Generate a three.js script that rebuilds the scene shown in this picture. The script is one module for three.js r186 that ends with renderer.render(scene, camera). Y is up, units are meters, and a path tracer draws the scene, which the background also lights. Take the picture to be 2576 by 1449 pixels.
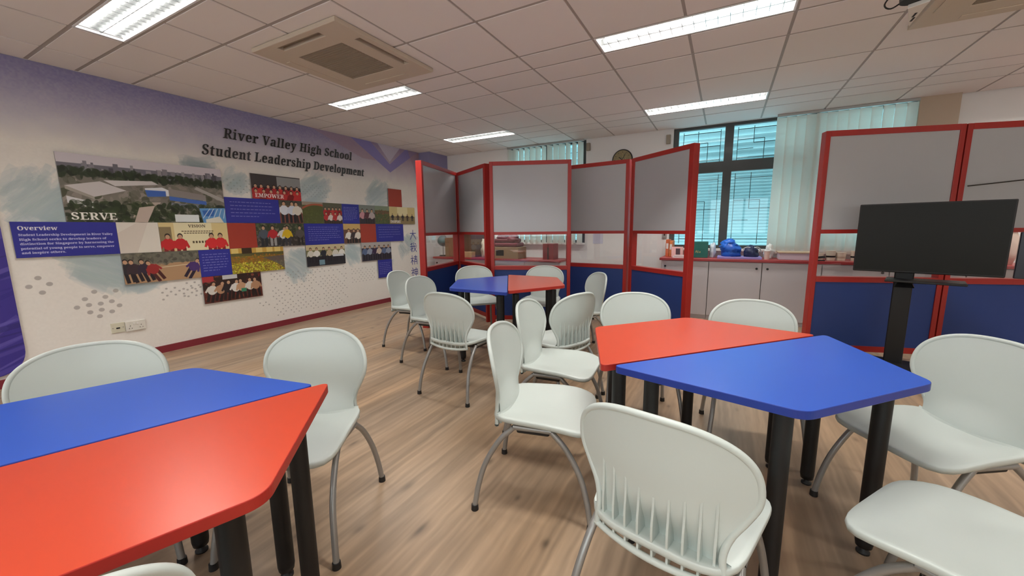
import * as THREE from 'three';
import { RectAreaLightUniformsLib } from 'three/addons/lights/RectAreaLightUniformsLib.js';
import { RoundedBoxGeometry } from 'three/addons/geometries/RoundedBoxGeometry.js';
import { TextGeometry } from 'three/addons/geometries/TextGeometry.js';
import { FontLoader } from 'three/addons/loaders/FontLoader.js';
import { mergeGeometries, mergeVertices } from 'three/addons/utils/BufferGeometryUtils.js';

// ------------------------------------------------------------------ camera, sky, exposure
const scene = new THREE.Scene();
const camera = new THREE.PerspectiveCamera(72.69, 2576 / 1449, 0.05, 60);
camera.position.set(0, 1.28, 0);
camera.rotation.order = 'YXZ';
camera.rotation.set(THREE.MathUtils.degToRad(-8.633), THREE.MathUtils.degToRad(28.42), THREE.MathUtils.degToRad(-0.652));
scene.background = new THREE.Color().setRGB(2.2, 2.4, 2.45);           // overcast daylight outside the windows
const LAMP = 120, LAMP_COLOR = new THREE.Color().setRGB(1, 0.97, 0.92);   // ceiling troffers
RectAreaLightUniformsLib.init();
const renderer = new THREE.WebGLRenderer({ antialias: true });
renderer.toneMapping = THREE.LinearToneMapping;
renderer.toneMappingExposure = 1.5;
renderer.shadowMap.enabled = true;

// ------------------------------------------------------------------ helpers
const V3 = (x, y, z) => new THREE.Vector3(x, y, z);
let seedState = 7;
const rnd = () => { seedState = (seedState * 1664525 + 1013904223) % 4294967296; return seedState / 4294967296; };
const rr = (a, b) => a + (b - a) * rnd();
const used = new Map();
function numbered(name) { const n = used.get(name) || 0; used.set(name, n + 1); return n ? `${name}_${String(n).padStart(3, '0')}` : name; }
function mesh(name, geo, mat, parent) { const m = new THREE.Mesh(geo, mat); m.name = name; parent.add(m); return m; }
function top(o, name, label, category, group) { o.name = numbered(name); o.userData = { label, category }; if (group) o.userData.group = group; scene.add(o); return o; }
function thing(name, label, category, pos = [0, 0, 0], turn = 0, group) { const g = new THREE.Group(); g.position.set(...pos); g.rotation.y = turn; return top(g, name, label, category, group); }
function solid(name, label, category, geo, mat, group) { return top(new THREE.Mesh(geo, mat), name, label, category, group); }
function structure(o, name, label, category) { o.name = name; o.userData = { kind: 'structure', label, category }; scene.add(o); return o; }
const box = (w, h, d, x = 0, y = 0, z = 0) => new THREE.BoxGeometry(w, h, d).translate(x, y, z);
const rbox = (w, h, d, r, x = 0, y = 0, z = 0, s = 2) => new RoundedBoxGeometry(w, h, d, s, r).translate(x, y, z);
const cyl = (r0, r1, h, x = 0, y = 0, z = 0, s = 20) => new THREE.CylinderGeometry(r0, r1, h, s).translate(x, y, z);
const tube = (pts, r, seg = 24, rs = 10) => new THREE.TubeGeometry(new THREE.CatmullRomCurve3(pts), seg, r, rs);
const merge = (gs) => mergeGeometries(gs.map((g) => { const n = g.index ? g.toNonIndexed() : g; for (const k of Object.keys(n.attributes)) if (!['position', 'normal', 'uv'].includes(k)) n.deleteAttribute(k); return n; }));
function canvas(w, h) { const c = document.createElement('canvas'); c.width = w; c.height = h; return [c, c.getContext('2d')]; }
function canvasMap(c) { const t = new THREE.CanvasTexture(c); t.colorSpace = THREE.SRGBColorSpace; t.anisotropy = 8; return t; }
const std = (color, roughness = 0.6, extra = {}) => new THREE.MeshStandardMaterial({ color, roughness, ...extra });
const lin = (r, g, b) => new THREE.Color().setRGB(r, g, b);

// periodic value noise for tileable textures
function makeNoise(px, py, seed) {
  const old = seedState; seedState = seed; const a = new Float32Array(px * py).map(() => rnd()); seedState = old;
  const s = (t) => t * t * (3 - 2 * t);
  return (x, y) => {
    const xi = Math.floor(x), yi = Math.floor(y), fx = s(x - xi), fy = s(y - yi);
    const q = (i, j) => a[(((j % py) + py) % py) * px + (((i % px) + px) % px)];
    return (q(xi, yi) * (1 - fx) + q(xi + 1, yi) * fx) * (1 - fy) + (q(xi, yi + 1) * (1 - fx) + q(xi + 1, yi + 1) * fx) * fy;
  };
}
function dataMap(w, h, fn, srgb = true) {
  const d = new Uint8Array(w * h * 4);
  for (let j = 0; j < h; j++) for (let i = 0; i < w; i++) { const c = fn(i / w, j / h); const k = (j * w + i) * 4; d[k] = c[0]; d[k + 1] = c[1]; d[k + 2] = c[2]; d[k + 3] = 255; }
  const t = new THREE.DataTexture(d, w, h); t.magFilter = THREE.LinearFilter; t.minFilter = THREE.LinearMipmapLinearFilter; t.generateMipmaps = true;
  t.wrapS = t.wrapT = THREE.RepeatWrapping; if (srgb) t.colorSpace = THREE.SRGBColorSpace; t.needsUpdate = true; return t;
}

// ------------------------------------------------------------------ room dimensions (metres)
const XL = -5.26, XR = 4.6, ZB = -6.57, ZF = 3.4, YC = 2.73;

// ------------------------------------------------------------------ materials
const woodMap = (() => {
  const n1 = makeNoise(160, 6, 11), n2 = makeNoise(64, 5, 12), n3 = makeNoise(14, 4, 13), n4 = makeNoise(320, 40, 14), n5 = makeNoise(24, 30, 15);
  const old = seedState; seedState = 99; const knots = Array.from({ length: 46 }, () => [rnd(), rnd(), 0.003 + 0.006 * rnd(), 0.006 + 0.010 * rnd(), 0.25 + 0.5 * rnd()]); seedState = old;
  return dataMap(1024, 1024, (u, v) => {
    const wob = (n5(u * 24, v * 30) - 0.5) * 0.004;
    let t = 0.34 * n1((u + wob) * 160, v * 6) + 0.30 * n2((u + wob) * 64, v * 5) + 0.24 * n3(u * 14, v * 4) + 0.12 * n4(u * 320, v * 40);
    t = (t - 0.5) * 1.5;
    let k = 0;
    for (const [ku, kv, a, b, s] of knots) { const du = Math.abs(u - ku), dv = Math.abs(v - kv); if (du < a * 3 && dv < b * 3) k = Math.max(k, s * Math.exp(-((du / a) ** 2) - (dv / b) ** 2)); }
    const g = 1 + 0.34 * t - 0.5 * k, warm = n3(u * 14 + 5, v * 4 + 2) - 0.5;
    return [Math.max(0, Math.min(255, (160 + 7 * warm) * g)), Math.max(0, Math.min(255, 136 * g)), Math.max(0, Math.min(255, (111 - 7 * warm) * g))];
  });
})();
woodMap.repeat.set((XR - XL) / 2.6, (ZF - ZB) / 3.2);
const M = {
  floor: new THREE.MeshStandardMaterial({ map: woodMap, roughness: 0.38 }),
  white: std(lin(0.78, 0.76, 0.72), 0.85),
  wallWhite: std(lin(0.78, 0.76, 0.74), 0.85),
  lilacWall: std(lin(0.27, 0.25, 0.42), 0.85),
  tile: std(lin(0.80, 0.755, 0.73), 0.92),
  tileB: std(lin(0.775, 0.735, 0.705), 0.92),
  gridBar: std(lin(0.42, 0.385, 0.36), 0.7),
  skirting: std(lin(0.22, 0.022, 0.035), 0.45),
  plastic: std(lin(0.57, 0.63, 0.60), 0.36),
  chairLeg: std(lin(0.33, 0.33, 0.32), 0.32, { metalness: 0.55 }),
  black: std(lin(0.008, 0.008, 0.009), 0.5),
  blackSatin: std(lin(0.004, 0.004, 0.0045), 0.5),
  redTop: std(lin(0.60, 0.066, 0.026), 0.30),
  redEdge: std(lin(0.42, 0.022, 0.014), 0.4),
  blueTop: std(lin(0.032, 0.110, 0.56), 0.30),
  blueEdge: std(lin(0.014, 0.042, 0.32), 0.4),
  redFrame: std(lin(0.36, 0.017, 0.012), 0.36),
  bluePanel: std(lin(0.014, 0.042, 0.19), 0.55),
  board: std(lin(0.43, 0.435, 0.45), 0.22),
  pane: new THREE.MeshPhysicalMaterial({ color: 0xffffff, roughness: 0.02, transmission: 1, thickness: 0, ior: 1.45 }),
  tintPane: new THREE.MeshPhysicalMaterial({ color: lin(0.70, 0.95, 1.0), roughness: 0.02, transmission: 1, thickness: 0, ior: 1.45 }),
  alu: std(lin(0.055, 0.058, 0.056), 0.45, { metalness: 0.3 }),
  aluLight: std(lin(0.42, 0.42, 0.40), 0.4, { metalness: 0.5 }),
  blind: new THREE.MeshPhysicalMaterial({ color: lin(0.86, 0.79, 0.70), roughness: 0.9, transmission: 0.5, thickness: 0 }),
  beige: std(lin(0.50, 0.40, 0.30), 0.85),
  slat: std(lin(0.56, 0.63, 0.64), 0.7),
  cabinet: std(lin(0.60, 0.57, 0.58), 0.42),
  counter: std(lin(0.34, 0.030, 0.032), 0.34),
  acBody: std(lin(0.58, 0.50, 0.40), 0.55),
  acGrille: std(lin(0.30, 0.25, 0.19), 0.75),
  acDark: std(lin(0.022, 0.019, 0.014), 0.7),
  louvre: std(lin(0.80, 0.82, 0.82), 0.3),
  louvreBlade: std(lin(0.34, 0.35, 0.35), 0.2, { metalness: 1 }),
  glowTray: std(lin(0.10, 0.10, 0.10), 0.5, { emissive: LAMP_COLOR, emissiveIntensity: 0.40 }),
  glowTube: std(0xffffff, 0.5, { emissive: LAMP_COLOR, emissiveIntensity: 2.2 }),
  screen: new THREE.MeshPhysicalMaterial({ color: lin(0.012, 0.012, 0.010), roughness: 0.34, specularIntensity: 0.35 }),
  ivory: std(lin(0.68, 0.66, 0.52), 0.45),
  socketWhite: std(lin(0.75, 0.73, 0.66), 0.45),
  letter: std(lin(0.012, 0.012, 0.014), 0.4),
  letterSide: std(lin(0.30, 0.29, 0.30), 0.5),
};

// ------------------------------------------------------------------ setting: floor, walls, ceiling
structure(new THREE.Mesh(box(XR - XL, 0.1, ZF - ZB, (XL + XR) / 2, -0.05, (ZF + ZB) / 2), M.floor), 'floor', 'brown streaky wood laminate floor', 'floor');

{ // ceiling: slab, tee bars and tiles
  const g = structure(new THREE.Group(), 'ceiling', 'suspended ceiling of off-white square tiles in a grey grid', 'ceiling');
  mesh('slab', box(XR - XL + 0.4, 0.1, ZF - ZB + 0.4, (XL + XR) / 2, YC + 0.22, (ZF + ZB) / 2), M.white, g);
  var GX = [XL, -4.80, -4.17, -3.55, -2.95, -2.30, -1.65, -1.0, -0.335, 0.335, 1.01, 1.69, 2.37, 3.04, 3.72, 4.4, XR];
  var GZ = [ZB, -6.00, -5.66, -5.35, -4.60, -3.90, -3.51, -3.215, -2.55, -1.86, -1.475, -1.18, -0.50, 0.18, 0.57, 0.86, 1.5, 2.2, 2.6, 2.9, ZF];
  // troffers sit in the narrow rows, two tiles long
  var LIGHTS = []; for (const x0 of [-4.17, -1.0, 2.37]) for (const [za, zb] of [[-5.66, -5.35], [-3.51, -3.215], [-1.475, -1.18], [0.57, 0.86], [2.6, 2.9]]) LIGHTS.push([x0, x0 === -4.17 ? -2.95 : x0 === -1.0 ? 0.335 : 3.72, za, zb]);
  var UNITS = [[-2.925, -2.51, 0.98, 1.02], [1.60, -3.66, 1.0, 1.0]];
  const HOLES = UNITS.map(([x, z, w, d]) => [x - w / 2 + 0.04, x + w / 2 - 0.04, z - d / 2 + 0.04, z + d / 2 - 0.04]);
  const inLight = (x, z) => LIGHTS.some(([a, b, c, d]) => x > a && x < b && z > c && z < d);
  const wide = (za, zb) => zb - za < 0.30 + 0.02;                    // fixture rows
  const tileGeos = new Map();
  for (let i = 0; i < GX.length - 1; i++) for (let j = 0; j < GZ.length - 1; j++) {
    const x0 = GX[i], x1 = GX[i + 1], z0 = GZ[j], z1 = GZ[j + 1], cx = (x0 + x1) / 2, cz = (z0 + z1) / 2;
    if (inLight(cx, cz)) continue;
    const t = [x0 + 0.011, x1 - 0.011, z0 + 0.015, z1 - 0.015], hole = HOLES.find(([a, b, c, e]) => a < t[1] && b > t[0] && c < t[3] && e > t[2]);
    if (hole) {                                                        // tile cut around the opening of an air conditioner
      const [a, b, c, e] = hole, zc = Math.max(t[2], c), ze = Math.min(t[3], e);
      const cuts = [[t[0], t[1], t[2], c], [t[0], t[1], e, t[3]], [t[0], a, zc, ze], [b, t[1], zc, ze]].filter(([p, q, r, s]) => q - p > 0.005 && s - r > 0.005);
      if (cuts.length) mesh('ceiling_tile', merge(cuts.map(([p, q, r, s]) => box(q - p, 0.018, s - r, (p + q) / 2, YC + 0.009, (r + s) / 2))), M.tile, g);
      continue;
    }
    const w = x1 - x0 - 0.022, d = z1 - z0 - 0.030, key = `${w.toFixed(3)}_${d.toFixed(3)}`;
    if (!tileGeos.has(key)) tileGeos.set(key, new THREE.BoxGeometry(w, 0.018, d));
    mesh('ceiling_tile', tileGeos.get(key), (i * 7 + j * 3) % 5 === 0 ? M.tileB : M.tile, g).position.set(cx, YC + 0.009, cz);
  }
  for (const x of GX.slice(1, -1)) {
    let z0 = ZB; for (const [a, b, c, d] of [...LIGHTS, ...HOLES].filter(([a, b]) => x > a + 0.01 && x < b - 0.01).sort((p, q) => p[2] - q[2])) { mesh('grid_bar', box(0.024, 0.02, c - z0, x, YC + 0.016, (c + z0) / 2), M.gridBar, g); z0 = d; }
    mesh('grid_bar', box(0.024, 0.02, ZF - z0, x, YC + 0.016, (ZF + z0) / 2), M.gridBar, g);
  }
  for (const z of GZ.slice(1, -1)) {
    let x0 = XL; for (const [a, b] of HOLES.filter(([, , c, d]) => z > c && z < d).sort((p, q) => p[0] - q[0])) { mesh('grid_bar', box(a - x0, 0.02, 0.034, (a + x0) / 2, YC + 0.0145, z), M.gridBar, g); x0 = b; }
    mesh('grid_bar', box(XR - x0, 0.02, 0.034, (XR + x0) / 2, YC + 0.0145, z), M.gridBar, g);
  }
}

// walls
const wallLeft = structure(new THREE.Group(), 'wall_left', 'white wall with a printed lilac and grey mural', 'wall');
mesh('wall_body', box(0.2, YC + 0.3, ZF - ZB + 0.4, XL - 0.1, (YC + 0.3) / 2 - 0.02, (ZF + ZB) / 2), M.wallWhite, wallLeft);
structure(new THREE.Mesh(box(0.2, YC + 0.3, ZF - ZB + 0.4, XR + 0.1, (YC + 0.3) / 2 - 0.02, (ZF + ZB) / 2), M.wallWhite), 'wall_right', 'plain white side wall', 'wall');
const FW = [[-4.5, -1.5, 0.95, 2.32], [-1.0, 2.1, 0.95, 2.32], [2.5, 4.4, 0.95, 2.32]];                                   // the windows that the whiteboards and table tops mirror
{
  const g = structure(new THREE.Group(), 'wall_front', 'white wall with a row of windows behind the viewer', 'wall');
  const seg = (x0, x1, y0, y1) => mesh('wall_section', box(x1 - x0, y1 - y0, 0.2, (x0 + x1) / 2, (y0 + y1) / 2, ZF + 0.1), M.wallWhite, g);
  let x = XL; for (const [a, b, c, d] of FW) { seg(x, a, -0.02, YC + 0.28); seg(a, b, -0.02, c); seg(a, b, d, YC + 0.28); x = b; } seg(x, XR, -0.02, YC + 0.28);
}
const W1 = [-3.58, -2.12, 1.02, YC], W2 = [-0.77, 1.95, 0.95, YC];
{
  const g = structure(new THREE.Group(), 'wall_back', 'off-white wall with two tall windows', 'wall');
  const seg = (x0, x1, y0, y1) => mesh('wall_section', box(x1 - x0, y1 - y0, 0.2, (x0 + x1) / 2, (y0 + y1) / 2, ZB - 0.1), M.wallWhite, g);
  seg(XL, W1[0], -0.02, YC + 0.28); seg(W1[1], W2[0], -0.02, YC + 0.28); seg(W2[1], XR, -0.02, YC + 0.28);
  seg(W1[0], W1[1], -0.02, W1[2]); seg(W2[0], W2[1], -0.02, W2[2]); seg(W1[0], W1[1], YC, YC + 0.28); seg(W2[0], W2[1], YC, YC + 0.28);
  mesh('beam', box(0.26, 0.62, 0.55, XL + 0.13, YC - 0.31, ZB + 0.275), M.lilacWall, g);
}
structure(new THREE.Mesh(box(0.018, 0.075, ZF - ZB, XL + 0.009, 0.0375, (ZF + ZB) / 2), M.skirting), 'baseboard_left', 'dark red skirting along the mural wall', 'skirting');
structure(new THREE.Mesh(box(XR - XL - 0.02, 0.075, 0.018, (XL + XR) / 2 + 0.01, 0.0375, ZB + 0.009), M.skirting), 'baseboard_back', 'dark red skirting along the window wall', 'skirting');

{ // printed mural on the left wall
  const Z0 = -0.3, Z1 = -6.02, W = 2048, H = Math.round(2048 * YC / (Z0 - Z1)), k = W / (Z0 - Z1);
  const [c, x] = canvas(W, H), X = (z) => (Z0 - z) * k, Y = (y) => (YC - y) * k;
  x.fillStyle = 'rgb(236,232,225)'; x.fillRect(0, 0, W, H);
  // lilac tint that grows stronger towards the ceiling, with fine grain
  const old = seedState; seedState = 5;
  const tintNoise = makeNoise(60, 30, 21), fine = makeNoise(400, 200, 22), img = x.getImageData(0, 0, W, H), d = img.data;
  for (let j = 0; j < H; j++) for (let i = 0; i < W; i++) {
    const y = YC - j / k, z = Z0 - i / k, n = tintNoise(i / W * 60, j / H * 30) - 0.5, f = fine(i / W * 400, j / H * 200) - 0.5;
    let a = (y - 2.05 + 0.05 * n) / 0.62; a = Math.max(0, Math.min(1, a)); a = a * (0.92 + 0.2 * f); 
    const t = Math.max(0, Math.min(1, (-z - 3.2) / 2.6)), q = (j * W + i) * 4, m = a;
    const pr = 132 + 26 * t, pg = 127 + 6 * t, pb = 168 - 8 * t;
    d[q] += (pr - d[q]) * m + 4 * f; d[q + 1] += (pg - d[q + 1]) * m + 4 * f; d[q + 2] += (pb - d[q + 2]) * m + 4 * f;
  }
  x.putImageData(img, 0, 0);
  // diamonds
  const poly = (pts, col) => { x.fillStyle = col; x.beginPath(); pts.forEach(([z, y], i) => (i ? x.lineTo(X(z), Y(y)) : x.moveTo(X(z), Y(y)))); x.closePath(); x.fill(); };
  poly([[-3.78, 2.73], [-4.72, 2.73], [-4.95, 2.44], [-4.66, 2.44]], 'rgba(170,138,150,0.55)');
  poly([[-4.45, 2.73], [-4.85, 2.73], [-5.26, 2.42], [-5.66, 2.73], [-5.98, 2.73], [-5.26, 2.28]], 'rgba(134,128,190,0.85)');
  poly([[-5.0, 2.73], [-5.26, 2.46], [-5.52, 2.73]], 'rgba(205,200,216,0.8)');
  poly([[-5.72, 2.73], [-6.02, 2.73], [-6.02, 2.1]], 'rgba(168,140,152,0.55)');
  // dry-brush strokes, pale blue grey
  const brush = (z, y, w, h, ang, n, col) => { x.save(); x.translate(X(z), Y(y)); x.rotate(ang); for (let i = 0; i < n; i++) { x.strokeStyle = col.replace('A', rr(0.08, 0.26).toFixed(2)); x.lineWidth = rr(6, 30); const yy = rr(-h / 2, h / 2) * k, q = 1 - 0.5 * (Math.abs(yy) / (h / 2 * k)) ** 2, a = -w / 2 * k * rr(0.45, 1) * q, b = w / 2 * k * rr(0.25, 1) * q; x.beginPath(); x.moveTo(a, yy); x.quadraticCurveTo((a + b) / 2, yy + rr(-30, 30), b, yy + rr(-34, 34)); x.stroke(); } x.restore(); };
  const bl = 'rgba(170,187,191,A)';
  brush(-1.13, 1.58, 0.62, 0.40, -0.75, 90, bl); brush(-1.45, 0.95, 0.72, 0.34, 0.5, 90, bl); brush(-1.75, 0.80, 0.5, 0.16, -0.45, 40, bl);
  brush(-2.35, 2.02, 0.45, 0.12, 0.1, 30, 'rgba(150,165,170,A)'); brush(-2.72, 1.88, 0.36, 0.26, -0.6, 50, bl); brush(-3.75, 1.86, 0.7, 0.36, -0.5, 80, bl); brush(-4.95, 1.86, 0.7, 0.36, -0.6, 70, bl);
  brush(-3.42, 0.82, 0.5, 0.40, 0.7, 80, bl); brush(-4.35, 0.92, 0.42, 0.30, 0.7, 60, bl); brush(-5.0, 0.70, 0.5, 0.22, -0.7, 40, bl); brush(-5.6, 1.0, 0.4, 0.5, 0.9, 50, bl);
  // grey dot lattices
  const dots = (z, y, cols, rows, p, r, col) => { x.fillStyle = col; for (let i = 0; i < cols; i++) for (let j = 0; j < rows; j++) { if (rnd() < 0.18) continue; x.beginPath(); x.ellipse(X(z - (i + (j % 2) * 0.5) * p), Y(y - j * p * 0.5), r * k, r * k * 0.85, 0, 0, 7); x.fill(); } };
  const dc = 'rgba(150,144,140,0.62)';
  x.fillStyle = dc; for (const [z, y] of [[-0.96, 0.83], [-1.02, 0.90], [-1.08, 0.84], [-1.03, 0.77], [-1.28, 0.67], [-1.35, 0.73], [-1.42, 0.67], [-1.22, 0.60], [-1.30, 0.61], [-1.38, 0.61], [-1.46, 0.62], [-1.51, 0.57], [-1.30, 0.54], [-1.38, 0.55], [-1.45, 0.52], [-1.36, 0.49], [-1.50, 0.72], [-1.62, 0.80]]) { x.beginPath(); x.ellipse(X(z), Y(y), 0.021 * k, 0.019 * k, 0, 0, 7); x.fill(); }
  dots(-1.86, 0.72, 5, 5, 0.075, 0.011, dc); dots(-2.62, 1.90, 4, 5, 0.07, 0.01, 'rgba(140,150,150,0.5)'); dots(-3.55, 1.92, 7, 6, 0.06, 0.008, 'rgba(140,145,150,0.5)');
  dots(-3.02, 0.72, 16, 16, 0.075, 0.009, dc); dots(-2.84, 0.36, 2, 2, 0.075, 0.010, dc); dots(-2.05, 0.66, 4, 3, 0.08, 0.012, dc); dots(-4.3, 0.66, 7, 7, 0.07, 0.008, dc); dots(-5.4, 1.05, 5, 9, 0.05, 0.006, dc);
  // vertical blue brush characters
  x.strokeStyle = 'rgba(58,62,140,0.9)'; x.lineCap = 'round';
  const st = (z, y, s, segs) => { x.lineWidth = 0.014 * k; for (const p of segs) { x.beginPath(); p.forEach(([a, b], i) => (i ? x.lineTo(X(z - a * s), Y(y - b * s)) : x.moveTo(X(z - a * s), Y(y - b * s)))); x.stroke(); } };
  st(-5.66, 1.28, 0.19, [[[0.1, 0.36], [0.9, 0.36]], [[0.5, 0.05], [0.48, 0.4], [0.1, 0.95]], [[0.5, 0.4], [0.92, 0.95]]]);
  st(-5.66, 1.04, 0.19, [[[0.1, 0.2], [0.35, 0.1]], [[0.05, 0.42], [0.95, 0.38]], [[0.28, 0.1], [0.28, 0.9], [0.15, 0.8]], [[0.1, 0.68], [0.42, 0.58]], [[0.55, 0.05], [0.62, 0.6], [0.92, 0.95]], [[0.88, 0.52], [0.5, 0.92]], [[0.75, 0.1], [0.88, 0.22]]]);
  st(-5.66, 0.80, 0.19, [[[0.05, 0.35], [0.42, 0.32]], [[0.24, 0.05], [0.24, 0.95]], [[0.24, 0.45], [0.06, 0.75]], [[0.24, 0.45], [0.42, 0.68]], [[0.52, 0.18], [0.95, 0.18]], [[0.52, 0.34], [0.95, 0.34]], [[0.73, 0.05], [0.73, 0.45]], [[0.55, 0.5], [0.55, 0.95]], [[0.55, 0.5], [0.92, 0.5], [0.92, 0.95]], [[0.55, 0.68], [0.92, 0.68]]]);
  st(-5.66, 0.56, 0.19, [[[0.2, 0.05], [0.3, 0.15]], [[0.05, 0.28], [0.42, 0.26], [0.08, 0.6]], [[0.24, 0.45], [0.24, 0.95]], [[0.28, 0.48], [0.42, 0.6]], [[0.52, 0.22], [0.95, 0.22], [0.95, 0.7], [0.52, 0.7], [0.52, 0.22]], [[0.52, 0.46], [0.95, 0.46]], [[0.73, 0.05], [0.73, 0.98]]]);
  x.fillStyle = 'rgba(140,140,145,0.7)'; for (let i = 0; i < 9; i++) x.fillRect(X(-5.02 - i * 0.018), Y(0.335), 3, 5);
  seedState = old;
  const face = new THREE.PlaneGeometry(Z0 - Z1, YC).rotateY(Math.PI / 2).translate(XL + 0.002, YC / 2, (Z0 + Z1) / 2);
  mesh('mural_print', face, new THREE.MeshStandardMaterial({ map: canvasMap(c), roughness: 0.8 }), wallLeft).userData.label = 'printed mural, more lilac towards the top, with brush strokes and dots';
}

// ------------------------------------------------------------------ ceiling light fittings
function troffer([x0, x1, za, zb], label) {
  const w = x1 - x0 - 0.012, d = zb - za - 0.012, cx = (x0 + x1) / 2, cz = (za + zb) / 2;
  const g = thing('ceiling_light', label, 'ceiling light', [cx, YC, cz], 0, 'louvred fluorescent ceiling lights');
  const fr = [box(w, 0.014, 0.014, 0, 0.008, d / 2 - 0.007), box(w, 0.014, 0.014, 0, 0.008, -d / 2 + 0.007), box(0.014, 0.014, d - 0.028, w / 2 - 0.007, 0.008, 0), box(0.014, 0.014, d - 0.028, -w / 2 + 0.007, 0.008, 0)];
  mesh('frame', merge(fr), M.louvre, g);
  mesh('tray', merge([box(w, 0.01, d, 0, 0.11, 0), box(w, 0.09, 0.006, 0, 0.06, d / 2 - 0.003), box(w, 0.09, 0.006, 0, 0.06, -d / 2 + 0.003), box(0.006, 0.09, d - 0.012, w / 2 - 0.003, 0.06, 0), box(0.006, 0.09, d - 0.012, -w / 2 + 0.003, 0.06, 0)]), M.glowTray, g);
  for (const s of [-1, 1]) mesh('tube', new THREE.CylinderGeometry(0.013, 0.013, w - 0.06, 10).rotateZ(Math.PI / 2).translate(0, 0.085, s * d * 0.24), M.glowTube, g);
  const n = 17, blade = new THREE.BoxGeometry(0.0035, 0.038, d - 0.03);
  for (let i = 1; i < n; i++) mesh('louvre_blade', blade, M.louvreBlade, g).position.set(-w / 2 + w * i / n, 0.024, 0);
  mesh('louvre_spine', box(w - 0.03, 0.038, 0.006, 0, 0.0245, 0), M.louvreBlade, g);
  for (const s of [-1, 1]) { const l = new THREE.RectAreaLight(LAMP_COLOR, LAMP, w - 0.06, 0.03); l.position.set(0, 0.069, s * d * 0.24); l.rotation.x = -Math.PI / 2; l.name = 'tube_light'; g.add(l); }
}
{
  const where = new Map([[0, 'slim louvred ceiling light above the far end of the mural wall'], [1, 'bright louvred ceiling light beside the beige ceiling air conditioner'], [2, 'large glaring louvred ceiling light above the photo mural, before the air conditioner'],
    [5, 'slim louvred ceiling light in front of the dark-framed window'], [6, 'louvred ceiling light whose grid cells show clearly, above the blue and red table']]);
  LIGHTS.forEach((L, i) => troffer(L, where.get(i) || 'louvred fluorescent ceiling light out of the picture'));
}

// ------------------------------------------------------------------ ceiling cassette air conditioners
function cassette([cx, cz, w, d], label) {
  const g = thing('air_conditioner', label, 'air conditioner', [cx, YC - 0.036, cz], 0);
  const ring = new THREE.Shape(); const R = (s, x, z, a, b) => { s.moveTo(x - a, z - b); s.lineTo(x + a, z - b); s.lineTo(x + a, z + b); s.lineTo(x - a, z + b); s.closePath(); };
  R(ring, 0, 0, w / 2, d / 2);
  const gw = w * 0.275, gd = d * 0.275, o = 0.425;
  for (const [x, z, a, b] of [[0, 0, gw, gd], [w * o, 0, 0.034, gd * 0.95], [0, d * o, gw * 0.95, 0.034]]) { const h = new THREE.Path(); R(h, x, z, a, b); ring.holes.push(h); }
  mesh('panel', new THREE.ExtrudeGeometry(ring, { depth: 0.026, bevelEnabled: true, bevelSize: 0.006, bevelThickness: 0.004, bevelSegments: 2 }).rotateX(Math.PI / 2).translate(0, 0.03, 0), M.acBody, g);
  mesh('housing', merge([box(w - 0.10, 0.006, d - 0.10, 0, 0.163, 0), ...[-1, 1].flatMap((k) => [box(0.006, 0.13, d - 0.10, k * (w / 2 - 0.055), 0.096, 0), box(w - 0.12, 0.13, 0.006, 0, 0.096, k * (d / 2 - 0.055))])]), M.acBody, g);
  const gr = mesh('intake_grille', box(gw * 2 - 0.02, 0.008, gd * 2 - 0.02, 0, 0.009, 0), M.acGrille, g);
  for (let i = 1; i < 20; i++) mesh('grille_bar', box(gw * 2 - 0.03, 0.004, 0.010, 0, 0.0035, -gd + 2 * gd * i / 20), M.acGrille, gr);
  mesh('vane', rbox(0.012, 0.006, gd * 1.85, 0.002).rotateZ(0.7).translate(w * o, 0.02, 0), M.acGrille, g); mesh('vane', rbox(gw * 1.85, 0.006, 0.012, 0.002).rotateX(-0.7).translate(0, 0.02, d * o), M.acGrille, g);
  mesh('closed_vane', rbox(0.05, 0.006, gd * 1.9, 0.002, -w * o, -0.0022, 0), M.acBody, g); mesh('closed_vane', rbox(gw * 1.9, 0.006, 0.05, 0.002, 0, -0.0022, -d * o), M.acBody, g);
}
cassette(UNITS[0], 'beige square ceiling cassette air conditioner with a brown intake grille');
cassette(UNITS[1], 'beige ceiling cassette air conditioner behind the hanging projector');

{ // projector on its ceiling mount, only its bracket and lens rim in view
  const g = thing('projector', 'ceiling projector with white bracket, black lens ring and loose cables', 'projector', [0.83, 2.45, -3.05]);
  const t = new THREE.Shape(); t.moveTo(0.061, 0.322); t.lineTo(0.05, 0.02); t.lineTo(-0.02, 0.06); t.closePath();
  const br = mesh('bracket', new THREE.ExtrudeGeometry(t, { depth: 0.016, bevelEnabled: true, bevelSize: 0.003, bevelThickness: 0.003, bevelSegments: 2 }).rotateX(-Math.PI / 2), M.socketWhite, g);
  for (const [x, z] of [[0.035, -0.16], [0.045, -0.22]]) mesh('slot', box(0.01, 0.002, 0.05, x, -0.0042, z), M.black, br);
  mesh('lens_ring', new THREE.CylinderGeometry(0.06, 0.055, 0.07, 28).translate(-0.015, 0.055, -0.02), M.black, g);
  mesh('body', rbox(0.34, 0.10, 0.26, 0.015, -0.01, 0.075, 0.19), M.socketWhite, g);
  mesh('drop_pole', cyl(0.018, 0.018, 0.165, 0, 0.20, 0.19), M.socketWhite, g);
  mesh('cable', tube([V3(-0.10, 0.07, 0.07), V3(-0.13, 0.03, -0.03), V3(-0.09, 0.02, -0.07), V3(-0.02, 0.06, -0.05)], 0.004), M.black, g);
  mesh('cable', tube([V3(0.12, 0.08, 0.07), V3(0.17, 0.05, -0.06), V3(0.13, 0.09, -0.16)], 0.005), M.black, g);
}

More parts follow.
